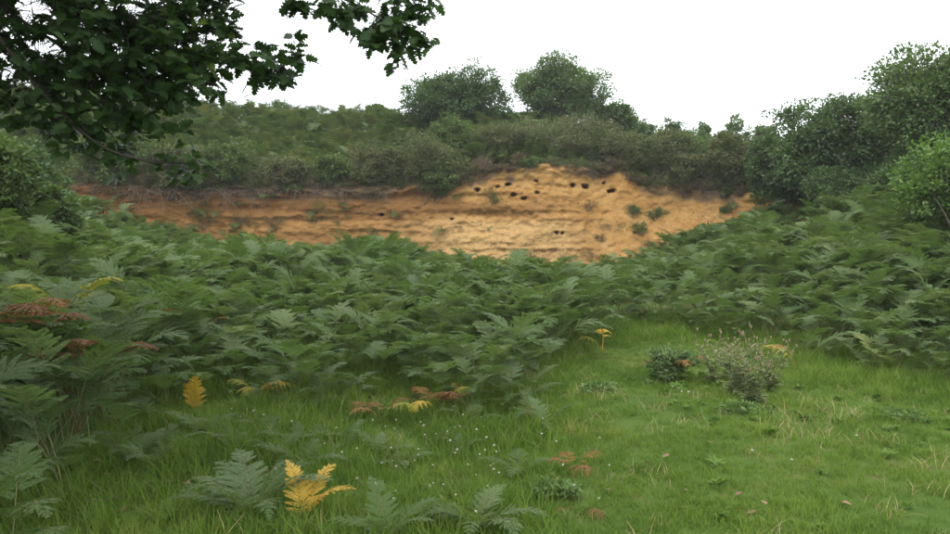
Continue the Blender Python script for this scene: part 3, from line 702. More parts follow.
def make_plant(name, label, cat, base, size, mats, seed, tips=220, per=26, leaf=0.085, trunk=0.0, lobes=9, trunk_r=0.10, group=None, ground_clear=0.25, flat=1.0, droop=0.0, spread=0.13, asp=0.55, twig_share=0.25, part='crown'):
    """size = (rx, ry, height). A woody skeleton whose twigs end inside clumps of small leaves."""
    r = np.random.default_rng(seed); rx, ry, H = size
    t = thing(name, label, cat, base, 0, group)
    zc = H * (0.5 + 0.5 * ground_clear); rz = H - zc
    lob = [((0, 0, zc), (rx * 0.62, ry * 0.62, rz * 0.70))]
    for k in range(lobes):
        a = 2 * math.pi * (k + r.uniform(-0.35, 0.35)) / lobes; el = r.uniform(-0.55, 0.95)
        ce = math.cos(el)
        c = (rx * 0.60 * ce * math.cos(a), ry * 0.60 * ce * math.sin(a), zc + rz * 0.62 * math.sin(el))
        s = r.uniform(0.22, 0.52)
        lob.append((c, (rx * s, ry * s, rz * s * flat)))
    tipP, pick, td = crown_points(r, lob, tips)
    stray = r.random(tips) < 0.06; ctr_ = np.array([0, 0, zc]); tipP[stray] = ctr_ + (tipP[stray] - ctr_) * r.uniform(1.05, 1.22, (stray.sum(), 1))
    tipP[:, 2] = np.maximum(tipP[:, 2], 0.06)
    # leaves
    n = tips * per
    own = np.repeat(np.arange(tips), per)
    sg = spread * (rx * ry * rz) ** (1 / 3)
    off = rand_dirs(n, r) * (r.random(n) ** 0.6)[:, None] * 1.5 * sg * r.uniform(0.5, 1.3, tips)[own][:, None] * [1, 1, 0.75]
    C = tipP[own] + off; C[:, 2] = np.maximum(C[:, 2], 0.02)
    D = off / (np.linalg.norm(off, axis=1)[:, None] + 1e-6) + 0.8 * rand_dirs(n, r) + td[own] * 0.4 + np.array([0, 0, -droop])
    NN = rand_dirs(n, r) * 0.8 + np.array([0, 0, 0.8]) + td[own] * 0.4
    mb = MB(); ls = leaf * r.uniform(0.6, 1.25, n)
    mb.leaves(C, D, NN, ls, ls * asp, 0.12)
    tag(link(part, mb.mesh(name + '_' + part, [mats[0]]), t), kind='stuff')
    # wood
    wb = MB()
    th = trunk if trunk > 0 else 0.12 * H
    if trunk > 0:
        zz_ = np.linspace(-0.15, zc * 0.95, 7); wob_ = np.cumsum(r.normal(0, 0.03 * H / 5, (7, 2)), 0); wob_[0] = 0
        TP = np.column_stack([wob_, zz_]); wb.tube(TP, np.linspace(trunk_r * 1.25, trunk_r * 0.45, 7), 7)
    for k, (c, rr) in enumerate(lob):
        c = np.array(c)
        s0 = TP[2 + k % 4] if trunk > 0 else np.array([r.normal(0, 0.10 * rx), r.normal(0, 0.10 * ry), -0.08])
        mid = (s0 + c) / 2 + r.normal(0, 0.06 * H, 3) * [1, 1, 0.4]
        tt = np.linspace(0, 1, 6)[:, None]
        BP = (1 - tt) ** 2 * s0 + 2 * tt * (1 - tt) * mid + tt ** 2 * c
        br = trunk_r * (0.5 if trunk > 0 else 0.4)
        wb.tube(BP, np.linspace(br, br * 0.35, 6), 5)
        for ti in np.where(pick == k)[0]:
            if r.random() > twig_share: continue
            e = tipP[ti]; m_ = (c + e) / 2 + r.normal(0, 0.04 * H, 3)
            wb.tube(np.array([c, m_, e]), [br * 0.3, br * 0.2, br * 0.10], 3)
    link('trunk' if trunk > 0 else 'stems', wb.mesh(name + '_wood', [mats[1]]), t)
    return t

def plant_at(name, label, cat, px, d, top_py, half_px, mats, seed, depth=0.8, **kw):
    """A plant whose base stands on the ground at depth d under bearing px and whose top is seen at top_py."""
    x_ = (px - 475.0) / FPX * d; z_ = float(hgt(x_, d)); H = CAM_Z + (HORIZON - top_py) / FPX * d - z_
    rx_ = half_px / FPX * d
    return make_plant(name, label, cat, (x_, d, z_), (rx_, rx_ * depth, H), mats, seed, **kw)
B = M['bark']
# skyline trees
plant_at('oak_tree', 'round dark tree on the skyline left of its taller twin'.replace('left of its taller twin', 'with a ragged trailing side, lower of the pair'), 'tree', 452, 33, 66, 52, [M['dark_leaf'], B], 236, tips=400, per=80, leaf=0.125, trunk=1.2, trunk_r=0.14, ground_clear=0.0, lobes=14)
plant_at('oak_tree', 'taller domed grey green tree standing highest on the skyline of the cliff', 'tree', 560, 35, 53, 50, [M['tree_leaf'], B], 202, tips=500, per=80, leaf=0.125, trunk=1.2, trunk_r=0.15, ground_clear=0.0, lobes=15)
plant_at('oak_tree', 'low spreading tree filling the shoulder beside the domed tree', 'tree', 612, 36, 100, 34, [M['tree_leaf'], B], 203, tips=200, per=55, leaf=0.15, trunk=0.8, trunk_r=0.10, ground_clear=0.1)
plant_at('skyline_tree', 'small round isolated tree on the skyline above the sand face', 'tree', 729, 42, 108, 15, [M['tree_leaf'], B], 204, tips=90, per=50, leaf=0.16, trunk=0.8, trunk_r=0.08, ground_clear=0.1)
plant_at('pine_tree', 'low dark pine top peeping over the hillside bracken', 'tree', 282, 44, 98, 22, [M['dark_leaf'], B], 205, tips=120, per=60, leaf=0.16, trunk=0.8, trunk_r=0.1, asp=0.25)
for k, (px, top, hw, d, lab) in enumerate([(655, 117, 22, 42, 'flat topped skyline bush midway between the domed tree and small isolated tree'), (685, 118, 20, 42, 'low skyline bush next to the small isolated tree'), (705, 121, 10, 40, 'tiniest skyline bush, thin and wispy beside the small isolated tree'), (380, 106, 22, 36, 'skyline bush where the hillside bracken meets the ragged round tree'), (640, 118, 16, 38, 'small skyline bush at the foot of the low spreading tree'), (765, 122, 22, 36, 'skyline bush leading up to the dense dark tree'), (515, 112, 24, 36, 'dark bush filling the gap between the two round trees'), (430, 116, 30, 34, 'wide low bush beneath the ragged round tree')]):
    plant_at('skyline_bush', lab, 'bush', px, d, top, hw, [M['tree_leaf'], B], 210 + k, tips=110, per=50, leaf=0.15, trunk=0, trunk_r=0.08, group='bushes along the skyline')
# trees on the bank to the right
plant_at('dark_tree', 'dense dark tree at the end of the sand cliff, lower of two', 'tree', 838, 21.5, 83, 66, [M['dark_leaf'], B], 221, tips=750, per=60, leaf=0.115, trunk=1.0, trunk_r=0.15, ground_clear=0.02, lobes=15, spread=0.13)
plant_at('sallow_tree', 'tall fresh green tree rising highest on the bracken bank', 'tree', 952, 18.0, 36, 82, [M['tree_leaf'], B], 222, tips=850, per=60, leaf=0.11, trunk=1.2, trunk_r=0.17, ground_clear=0.02, lobes=16, spread=0.12)
plant_at('sallow_tree', 'bright leafy sallow sapling reaching over the bracken before the tall tree', 'tree', 958, 13.2, 128, 60, [M['sallow_leaf'], B], 223, tips=260, per=50, leaf=0.085, trunk=0.9, trunk_r=0.06, ground_clear=0.15, lobes=12, spread=0.15)
plant_at('dark_tree', 'shadowy low tree between the cliff end and the dark trees', 'tree', 782, 23.6, 128, 34, [M['dark_leaf'], B], 224, tips=300, per=55, leaf=0.11, trunk=0.7, trunk_r=0.08, ground_clear=0.02)
# shrubs: (kind, px, d, top_py, half_px)
shrubs = [
 ('gorse_bush', 'round gorse bush overhanging the end of the sand face, greenest of its row', 785, 22.0, 163, 36, 'gorse_leaf'),
 ('gorse_bush', 'dull olive gorse bush crowning the sloping end of the sand face', 742, 25.5, 128, 34, 'gorse_leaf'),
 ('scrub_bush', 'bright green bush wedged among the gorse above the sloping sand', 738, 24.8, 152, 24, 'shrub_leaf'),
 ('gorse_bush', 'wide brown tinged gorse thicket over the burrowed sand face', 560, 28.4, 114, 62, 'gorse_leaf'),
 ('gorse_bush', 'dark gorse bush with a pale forked stem beside it', 505, 28.2, 120, 40, 'gorse_leaf'),
 ('scrub_bush', 'leafy green scrub on the brow between gorse and bracken', 455, 28.6, 116, 38, 'shrub_leaf'),
 ('gorse_bush', 'greyish gorse bush spilling over the cliff edge in a rounded heap', 425, 26.0, 128, 42, 'gorse_leaf'),
 ('scrub_bush', 'leafy bramble mound drooping lowest over the rusty cliff edge', 440, 25.2, 160, 26, 'shrub_leaf'),
 ('gorse_bush', 'squat gorse bush in the middle of the cliff top scrub', 620, 28.2, 126, 40, 'gorse_leaf'),
 ('gorse_bush', 'low heathery gorse above the wide burrow in the sand', 660, 27.4, 130, 34, 'gorse_leaf'),
 ('scrub_bush', 'olive scrub bush behind the low heathery gorse', 695, 28.4, 122, 34, 'shrub_leaf'),
 ('scrub_bush', 'round green bush on the cliff brow over the rusty sand', 330, 25.9, 152, 24, 'shrub_leaf'),
 ('gorse_bush', 'dark tangled bush beside the pale dead brush on the brow', 375, 26.2, 142, 30, 'gorse_leaf'),
 ('scrub_bush', 'broad dark bush on the bank crest in front of the cliff end', 30, 14.0, 128, 50, 'dark_leaf'),
 ('bramble_bush', 'leafy bramble at the lower edge of the bank crest bush', 52, 12.6, 176, 26, 'tree_leaf'),
 ('scrub_bush', 'shaded bush on the bank crest half hidden by oak leaves', -20, 11.5, 118, 50, 'shrub_leaf'),
 ('scrub_bush', 'scrub bush on the hillside behind the hanging oak branch', 110, 27.0, 122, 44, 'shrub_leaf'),
 ('gorse_bush', 'straggly bush over the dead brush at the rusty cliff end', 170, 26.2, 138, 38, 'gorse_leaf'),
 ('scrub_bush', 'olive bush at the brow beside the straggly one, under tall bracken', 225, 26.4, 140, 30, 'shrub_leaf'),
 ('gorse_bush', 'low dark bush tucked under bracken on the rusty brow', 285, 25.8, 152, 26, 'gorse_leaf'),
 ('scrub_bush', 'tall hillside bush rising at the top of the bracken slope', 130, 31.0, 96, 50, 'tree_leaf'),
 ('scrub_bush', 'leafy bush at the shoulder of the hillside under the oak sprays', 60, 28.0, 110, 50, 'shrub_leaf'),
 ('gorse_bush', 'brown flecked gorse in the gap before the shadowy low tree', 700, 25.6, 150, 30, 'gorse_leaf'),
 ('scrub_bush', 'dark bush under the dense tree at the back of the bracken bank', 850, 19.5, 165, 48, 'dark_leaf'),
 ('scrub_bush', 'dark understorey bush below the tall fresh green tree', 910, 17.5, 150, 52, 'dark_leaf'),
]
HANG = {425: 204, 440: 200, 330: 190, 375: 194, 285: 190, 225: 196, 170: 198, 110: 196, 700: 186, 742: 192, 660: 176}
for k, (nm, lab, px, d, top, hw, mt) in enumerate(shrubs):
    small = hw < 30
    if d > 24 or 760 < px < 800:
        for _ in range(3):
            x_ = (px - 475) / FPX * d; d = max(d, float(cliff_y(x_) + cliff_batter(x_)) + 0.2 + 0.28 * hw / FPX * d)
    kw = dict(tips=200 if small else 340, per=50, leaf=0.09 if 'gorse' not in nm else 0.10, asp=0.28 if 'gorse' in nm else 0.5, trunk=0, trunk_r=0.06, ground_clear=0.0, lobes=10, part='foliage')
    mts = [M[mt], M['twig_dark'] if 'gorse' in nm else B]
    if px in HANG:                                                    # rooted in the face just under the brow
        q = cliff_point(px, HANG[px]); sq = q[1] / FPX
        make_plant(nm, lab, 'bush', (q[0], q[1] + 0.12, q[2]), (hw * sq, hw * sq * 0.7, (HANG[px] - top) * sq), mts, 240 + k, **kw)
    else:
        plant_at(nm, lab, 'bush', px, d, top, hw, mts, 240 + k, **kw)

# heather along the cliff lip: short brown cushions
rh = random.Random(12)
lip_px = [px + rh.uniform(-5, 5) for px in range(80, 765, 13)]
for k, px in enumerate(lip_px):
    d = 26.6
    for _ in range(4):
        x_ = (px - 475) / FPX * d; d = float(cliff_y(x_) + cliff_batter(x_)) + 0.02 + 0.2 * ((k * 7) % 5) / 5
    x_ = (px - 475) / FPX * d; z_ = float(cliff_top(x_)) - 0.10
    kind_ = rh.random(); mt = 'heather' if kind_ < 0.45 else ('gorse_leaf' if kind_ < 0.8 else 'shrub_leaf')
    word = {'heather': 'brown heather cushion', 'gorse_leaf': 'olive dwarf gorse cushion', 'shrub_leaf': 'green bilberry cushion'}[mt]
    big = rh.random() < 0.35
    hgt_ = rh.uniform(0.6, 0.95) if big else rh.uniform(0.3, 0.55)
    where = 'on the lip of the yellow sand face' if px > 440 else 'on the rusty cliff brow under the bracken'
    make_plant('heather_cushion' if mt == 'heather' else ('gorse_cushion' if mt == 'gorse_leaf' else 'bilberry_cushion'), ('bulky ' if big else 'low ') + word + ' ' + where, 'cushion plant', (x_, d, z_), (rh.uniform(0.35, 0.8), 0.38, hgt_), [M[mt], M['twig_dark']], 300 + k, tips=70, per=28, leaf=0.075, asp=0.22 if mt != 'shrub_leaf' else 0.5, trunk_r=0.03, lobes=6, ground_clear=0.0,
               group='cushion plants on the sand face lip' if px > 440 else 'cushion plants on the rusty brow', part='foliage')

# plants rooted on the cliff face
face = [
 ('cliff_shrub', 'bright green broom tuft growing upright from the rusty band', 489, 212, 9, 22, 'shrub_leaf'), ('cliff_shrub', 'leafy green shrub on the rusty face, larger of two neighbours', 317, 228, 11, 24, 'tree_leaf'),
 ('cliff_shrub', 'small green shrub at the foot of the rusty face beside the larger one', 335, 233, 8, 12, 'shrub_leaf'), ('cliff_shrub', 'dark ferny shrub at the rusty cliff foot under the oak twig', 203, 228, 13, 26, 'dark_leaf'),
 ('cliff_shrub', 'round green plant high on the sloping sand', 656, 219, 8, 10, 'tree_leaf'), ('cliff_shrub', 'thin green plant beside the round one on sloping sand', 634, 218, 7, 12, 'shrub_leaf'),
 ('heather_clump', 'flat brown heather clump on the sloping sand, uppermost of two', 615, 232, 14, 9, 'heather'), ('heather_clump', 'flat brown heather clump lower on the sloping sand', 599, 243, 9, 7, 'heather'),
 ('cliff_shrub', 'sparse green sprig near the foot of the sloping sand', 640, 238, 8, 14, 'shrub_leaf'), ('heather_clump', 'brown tangle at the bracken edge of the sloping sand', 650, 250, 9, 9, 'heather'),
 ('heather_clump', 'tawny heather bush at the cliff foot, roundest of the row', 566, 265, 10, 13, 'heather'), ('heather_clump', 'spiky brown heather at the cliff foot beside the round bush', 534, 263, 13, 14, 'heather'),
 ('heather_clump', 'thin brown heather at the sand foot by the sloping talus', 592, 264, 10, 12, 'heather'), ('cliff_shrub', 'small dark shrub dangling below the topsoil near the big burrow', 566, 184, 7, 14, 'gorse_leaf'),
 ('heather_clump', 'dark heather hanging under the lip left by a slip'.replace(' left by a slip', ' where topsoil slipped'), 660, 195, 10, 12, 'gorse_leaf'), ('cliff_shrub', 'tiny sprig on the yellow sand at the sloping end', 727, 214, 6, 8, 'shrub_leaf'),
 ('cliff_shrub', 'grey green twiggy shrub on the rusty face below the gorse heap', 412, 232, 8, 18, 'gorse_leaf'), ('cliff_shrub', 'low olive shrub clinging to the rusty face under brambles', 380, 213, 10, 12, 'gorse_leaf'),
 ('cliff_shrub', 'little dark tuft low on the pale sand', 457, 235, 5, 9, 'gorse_leaf'), ('cliff_shrub', 'wispy olive tuft in the middle of the yellow sand', 588, 210, 8, 8, 'heather'),
 ('cliff_shrub', 'green weedy tuft at the rusty cliff foot nearest the shaded bank', 160, 232, 13, 10, 'shrub_leaf'), ('cliff_shrub', 'grassy green mound at the cliff foot behind the bracken', 365, 238, 16, 10, 'shrub_leaf'),
 ('heather_clump', 'pale brown dry clump on the rusty face beside the dark ferny shrub', 240, 222, 10, 9, 'heather'), ('heather_clump', 'grey brown dry weeds low on the rusty cliff', 275, 228, 9, 9, 'heather'),
]
for k, (nm, lab, px, py, hw, hp, mt) in enumerate(face):
    q = cliff_point(px, py); s = q[1] / FPX
    make_plant(nm, lab, 'shrub' if 'shrub' in nm else 'heather', (q[0], q[1] + 0.10, q[2]), (hw * s * 1.35, hw * s * 0.6, hp * s * 1.2), [M[mt], M['twig_dark']], 340 + k, tips=18 if mt in ('heather', 'gorse_leaf') else 34, per=34, leaf=0.05 if mt != 'heather' else 0.065, asp=0.45 if mt not in ('heather', 'gorse_leaf') else 0.2, trunk_r=0.03, lobes=5, ground_clear=0.0, spread=0.30, part='foliage')

# pale dead brush and roots hanging from the brow
brush = [(128, 160, 205, 26, 'twig', 'pale grey dead brush hanging over the rusty cliff end'), (150, 150, 198, 20, 'twig', 'bleached dead stems beside the hanging grey brush'), (175, 158, 205, 14, 'twig', 'single spray of bleached stems near the oak twig'),
         (240, 158, 195, 22, 'twig', 'grey dead brush sweeping down the brow in a fan'), (218, 160, 200, 14, 'twig', 'dry leaning stems beside the fan of dead brush'), (300, 158, 185, 18, 'twig_dark', 'brown tangle of dead twigs beneath the hillside bracken'),
         (340, 162, 188, 16, 'twig', 'wispy bleached twigs by the round green brow bush'), (425, 168, 205, 24, 'twig_dark', 'dark dead brush under the gorse heap at the edge'), (484, 142, 170, 6, 'twig', 'pale forked bare stem standing in the gorse'), (672, 150, 185, 14, 'twig', 'bare grey stems in the scrub above the sloping sand'),
         (715, 160, 195, 16, 'twig_dark', 'thin dead twigs fringing the sloping sand end'), (600, 155, 170, 20, 'twig_dark', 'low dead twigs along the topsoil over the burrows'),
         (262, 156, 196, 22, 'twig_dark', 'dark hanging roots between the dead brush fan and brown tangle'), (380, 165, 200, 22, 'twig_dark', 'dark root fringe under the tangled bush on the rusty brow'), (95, 165, 205, 22, 'twig_dark', 'dark root fringe at the far rusty end by the bank bush')]
for k, (px, y0, y1, hw, mt, lab) in enumerate(brush):
    d = 25.5
    for _ in range(4):
        x_ = (px - 475) / FPX * d; d = float(cliff_y(x_) + cliff_batter(x_)) + 0.1
    x_ = (px - 475) / FPX * d; zt = float(cliff_top(x_)); s = d / FPX
    r = np.random.default_rng(500 + k); mb = MB()
    t = thing('dead_brush', lab, 'dead brush', (x_, d, zt))
    cl_ = r.normal(0, hw * s * 0.6, 4)
    for j in range(14 + int(1.2 * hw)):
        x0 = cl_[r.integers(0, 4)] + r.normal(0, hw * s * 0.2); up = r.random() < 0.5
        if 'forked' in lab: up = True; x0 = r.normal(0, 0.12)
        p0 = np.array([x0, r.uniform(-0.1, 0.25), 0.0])
        ln = r.uniform(0.2, 1.0) * (y1 - y0) * s * 0.8
        if up: e = p0 + np.array([r.normal(0, 0.25), -0.1 + r.normal(0, 0.15), ln])
        else: e = p0 + np.array([r.normal(0, 0.45), -0.25 - 0.35 * r.random(), -ln * 0.75])
        m1 = (p0 + e) / 2 + np.array([r.normal(0, 0.1), -0.25 if not up else 0, 0.22 * ln])
        tt = np.linspace(0, 1, 6)[:, None]; BP = (1 - tt) ** 2 * p0 + 2 * tt * (1 - tt) * m1 + tt ** 2 * e
        mb.tube(BP, np.linspace(0.011, 0.003, 6) * r.uniform(0.6, 1.3), 3)
        for _ in range(2):
            b0 = BP[r.integers(2, 5)]; mb.tube(np.array([b0, b0 + r.normal(0, 0.12, 3), b0 + r.normal(0, 0.22, 3)]), [0.006, 0.004, 0.002], 3)
    tag(link('twigs', mb.mesh('dead_brush', [M[mt]]), t), kind='stuff')

# ------------------------------------------------------------------ the oak that reaches in overhead
def oak_outline(r, n_lobe=4):
    """Half outline of a lobed oak leaf of length 1: (y along, x half-width)."""
    pts_ = [(0.0, 0.012), (0.12, 0.02)]
    for k in range(n_lobe):
        y0 = 0.18 + 0.70 * k / n_lobe; w0 = 0.37 * math.sin(math.pi * min(0.95, 0.28 + 0.62 * (k + 0.5) / n_lobe)) * (1 + 0.1 * r.normal())
        pts_ += [(y0 + 0.015, w0 * 0.55), (y0 + 0.10, w0), (y0 + 0.155, w0 * 0.92)]
    pts_ += [(0.93, 0.10), (1.0, 0.0)]
    return np.array(pts_)
def oak_leaf_arrays(r):
    o = oak_outline(r); n = len(o)
    y = o[:, 0]; curl = -0.18 * (y - 0.3) ** 2
    mid = np.stack([np.zeros(n), y, curl], -1)
    Lf = np.stack([-o[:, 1], y, curl + 0.22 * o[:, 1]], -1); Rt = np.stack([o[:, 1] * (1 + 0.06 * r.normal()), y, curl + 0.22 * o[:, 1]], -1)
    V = np.concatenate([mid, Lf, Rt]); i = np.arange(n - 1)
    F = np.concatenate([np.stack([i, i + 1, n + i + 1, n + i], -1), np.stack([i, 2 * n + i, 2 * n + i + 1, i + 1], -1)])
    return V, F
LEAFV = [oak_leaf_arrays(np.random.default_rng(600 + k)) for k in range(4)]
LEAF_ME = [mesh_arrays('oak_leaf_%d' % k, V, F, [M['oak_leaf_part']]) for k, (V, F) in enumerate(LEAFV)]
LEAF_LIT = [mesh_arrays('oak_leaf_lit_%d' % k, V, F, [M['lit_leaf']]) for k, (V, F) in enumerate(LEAFV)]
LEAF_DEAD = [mesh_arrays('oak_leaf_dead_%d' % k, V, F, [M['dead_leaf']]) for k, (V, F) in enumerate(LEAFV)]

TX, TY = -5.0, 2.6
oak = thing('oak_tree', 'large oak leaning over the shaded bank with lobed leafy sprays overhead', 'tree', (TX, TY, float(hgt(TX, TY)) - 0.1))
o0 = np.array(oak.location)
r = np.random.default_rng(77)
mb = MB()
zt = np.linspace(0, 6.5, 10)
TR = np.column_stack([0.12 * np.sin(zt * 0.8), 0.10 * np.cos(zt * 0.7) - 0.1, zt])
mb.tube(TR, np.interp(zt, [0, 0.5, 3, 6.5], [0.42, 0.30, 0.24, 0.12]), 12)
U = lambda a: np.array([unproject(*q) for q in a]) - o0
def smooth(P, n=16):
    P = np.asarray(P); t = np.linspace(0, len(P) - 1, n); tk = np.arange(len(P))
    Q = np.stack([np.interp(t, tk, P[:, k]) for k in range(3)], -1)
    for _ in range(2): Q[1:-1] = (Q[:-2] + 2 * Q[1:-1] + Q[2:]) / 4
    return Q
limb_end = U([(-70, -70, 4.6)])[0]
limb = smooth([TR[4], TR[4] * 0.5 + limb_end * 0.5 + [0, 0, 0.35], limb_end], 12)
mb.tube(limb, np.linspace(0.13, 0.035, 12), 8)
crown_limbs = []
for a in np.arange(0, 6.28, 0.7):
    e = np.array([3.6 * math.cos(a) + 0.6, 3.3 * math.sin(a) + 0.5, 5.2 + 0.9 * math.sin(a * 2.3)])
    Q = smooth([TR[5 + int(a) % 4], (TR[6] + e) / 2 + [0, 0, 0.4], e], 10); crown_limbs.append(Q); mb.tube(Q, np.linspace(0.10, 0.03, 10), 6)
link('trunk', mb.mesh('oak_trunk', [M['oak_bark']], True), oak)

branches = [
 [(-70, -70, 4.6), (40, -5, 4.8), (140, 45, 5.0), (200, 62, 5.1), (250, 68, 5.2), (298, 66, 5.25)],
 [(-70, -70, 4.6), (110, -45, 4.9), (270, -22, 5.2), (350, 2, 5.3), (395, 30, 5.35), (412, 58, 5.4)],
 [(-70, -70, 4.6), (-10, 20, 4.5), (40, 90, 4.6), (100, 148, 4.8), (150, 163, 4.9), (198, 164, 5.0)],
 [(-70, -70, 4.6), (20, 20, 4.7), (90, 62, 4.9), (140, 95, 5.0), (180, 98, 5.05)],
 [(270, -22, 5.2), (330, -22, 5.3), (400, -8, 5.35), (434, 2, 5.4)],
]
# leaf clumps: which branch, px, py, radius px, leaves
clumps = [(0, 30, -18, 46, 110), (0, 85, 12, 40, 130), (0, 135, 25, 42, 150), (0, 175, 55, 34, 110), (0, 185, 12, 34, 100), (0, 212, 62, 20, 48), (0, 225, 30, 18, 40), (0, 250, 72, 17, 34), (0, 275, 66, 16, 32), (0, 293, 58, 10, 14), (0, 236, 5, 16, 26), (0, 206, -14, 34, 60),
          (1, 298, 4, 15, 22), (1, 332, 0, 18, 30), (1, 352, 14, 15, 24), (1, 368, 30, 15, 26), (1, 385, 44, 12, 20), (1, 398, 26, 15, 26), (1, 412, 36, 13, 22), (1, 404, 58, 10, 14), (1, 425, 24, 9, 12), (4, 385, -6, 18, 26), (4, 415, -4, 14, 20), (4, 430, 2, 8, 8),
          (2, 8, 45, 34, 90), (2, 20, 92, 26, 50), (2, 60, 108, 22, 44), (2, 88, 132, 22, 48), (2, 192, 160, 17, 40), (2, 112, 150, 14, 18), (2, -20, 0, 50, 90),
          (3, 62, 76, 26, 70), (3, 105, 82, 32, 100), (3, 150, 88, 30, 90), (3, 178, 92, 16, 34), (3, 90, 50, 36, 90), (3, 125, 116, 20, 40), (3, 140, 60, 36, 90),
          (0, -40, -85, 60, 110), (0, 30, -70, 55, 110), (0, 90, -45, 45, 90), (1, 110, -80, 50, 100), (1, 190, -60, 40, 80), (1, 255, -48, 30, 50), (1, 310, -40, 24, 36), (2, -70, -30, 50, 80), (2, -60, 50, 40, 60), (0, -120, -110, 60, 100), (0, -190, -130, 60, 90)]
parts_b, cand = [], []
for bi, poly in enumerate(branches):
    mb = MB(); Q = smooth(U(poly), 22); mb.tube(Q, np.linspace(0.015 if bi < 4 else 0.010, 0.0035, 22), 6)
    for cb, px, py, rp, nl in clumps:
        if cb != bi: continue
        nl = int(nl * (2.6 if px < 205 and rp > 17 else 2.1))
        dd = np.interp(px, [-70, 450], [4.6, 5.4]); c = unproject(px, py, dd) - o0; rm = rp * dd / FPX
        j = np.argmin(np.linalg.norm(Q - c, axis=1)); j0 = max(0, j - 3)
        nt_ = max(3, nl // 6)
        for _ in range(nt_):
            e = c + r.normal(0, 0.62, 3) * rm * [1, 1.5, 1]
            qa = Q[min(21, max(0, j + int(r.integers(-5, 2))))]; mid = (qa + e) / 2 + r.normal(0, 0.16, 3) * np.linalg.norm(e - qa); mb.tube(smooth([qa, mid, e], 7), np.linspace(0.0035, 0.0012, 7), 3)
            for k in range(int(round(nl / nt_))):
                a = r.uniform(0, 6.28); ax = e - mid; ax /= np.linalg.norm(ax)
                dirv = ax * 0.5 + np.array([math.cos(a), math.sin(a), r.normal(-0.25, 0.35)]); dirv /= np.linalg.norm(dirv)
                nor = np.array([0, -0.45, 0.75]) + r.normal(0, 0.45, 3)
                cand.append((bi, px, e + r.normal(0, 0.02, 3), dirv, nor, r.uniform(0.07, 0.112) if px < 200 else r.uniform(0.085, 0.125), r.integers(0, 4)))
    parts_b.append(link('branch', mb.mesh('oak_branch', [M['oak_bark']]), oak))
def leaf_frame(d, nrm):
    y_ = d; x_ = np.cross(y_, nrm); x_ /= np.linalg.norm(x_); z_ = np.cross(x_, y_); return np.stack([x_, y_, z_], 1)
def in_gap(p0):
    W0 = p0 + o0; u_ = 475 + FPX * W0[0] / W0[1]; v_ = HORIZON - (W0[2] - CAM_Z) / W0[1] * FPX
    return any(((u_ - a) / ra) ** 2 + ((v_ - b_) / rb) ** 2 < 1 for a, b_, ra, rb in ((33, 8, 20, 13), (57, 46, 12, 13), (32, 84, 16, 7), (262, 20, 30, 26)))
cand = [cdt for cdt in cand if not in_gap(cdt[2])]
show = [i for i, cdt in enumerate(cand) if cdt[1] >= 205 or (cdt[0] == 2 and cdt[1] > 180)]
r.shuffle(show); show = set(show[:300])
V_, F_, nv_ = [], [], 0
for i, (bi, px, p0, d, nrm, s, kk) in enumerate(cand):
    Rm = leaf_frame(d, nrm)
    if i in show:
        o = bpy.data.objects.new('leaf', LEAF_LIT[kk] if (210 <= px <= 240 and r.random() < 0.35) else LEAF_ME[kk]); COL.objects.link(o); o.parent = parts_b[bi]
        o.matrix_basis = Matrix.Translation(Vector(p0)) @ Matrix(Rm.tolist()).to_4x4() @ Matrix.Scale(s, 4)
    else:
        lv, lf = LEAFV[kk]; V_.append(p0 + (lv * s) @ Rm.T); F_.append(lf + nv_); nv_ += len(lv)
# crown over and beside the camera's left: shades the bank
nC = 26000; lim = np.concatenate(crown_limbs)
cc = lim[r.integers(0, len(lim), nC)] + r.normal(0, 0.62, (nC, 3)); 
keepc = np.array([True] * nC)
W_ = cc + o0
bear_c = 475 + FPX * W_[:, 0] / np.maximum(W_[:, 1], 0.2); row_c = HORIZON - (W_[:, 2] - CAM_Z) / np.maximum(W_[:, 1], 0.2) * FPX
keepc = (W_[:, 2] > 2.6 + 0.36 * np.maximum(W_[:, 1], 0))
cmb = MB(); cc = cc[keepc]; cmb.leaves(cc, rand_dirs(len(cc), r), rand_dirs(len(cc), r) + [0, 0, 1.0], r.uniform(0.11, 0.18, len(cc)), r.uniform(0.07, 0.11, len(cc)))
V_.append(np.concatenate(cmb.V)); F4 = np.concatenate(cmb.F[4]) + nv_
tag(link('foliage', mesh_arrays('oak_foliage', np.concatenate(V_), [np.concatenate(F_ + [F4])], [M['oak_leaf']]), oak), kind='stuff')
print('oak leaves', len(cand), 'parts', len(show))

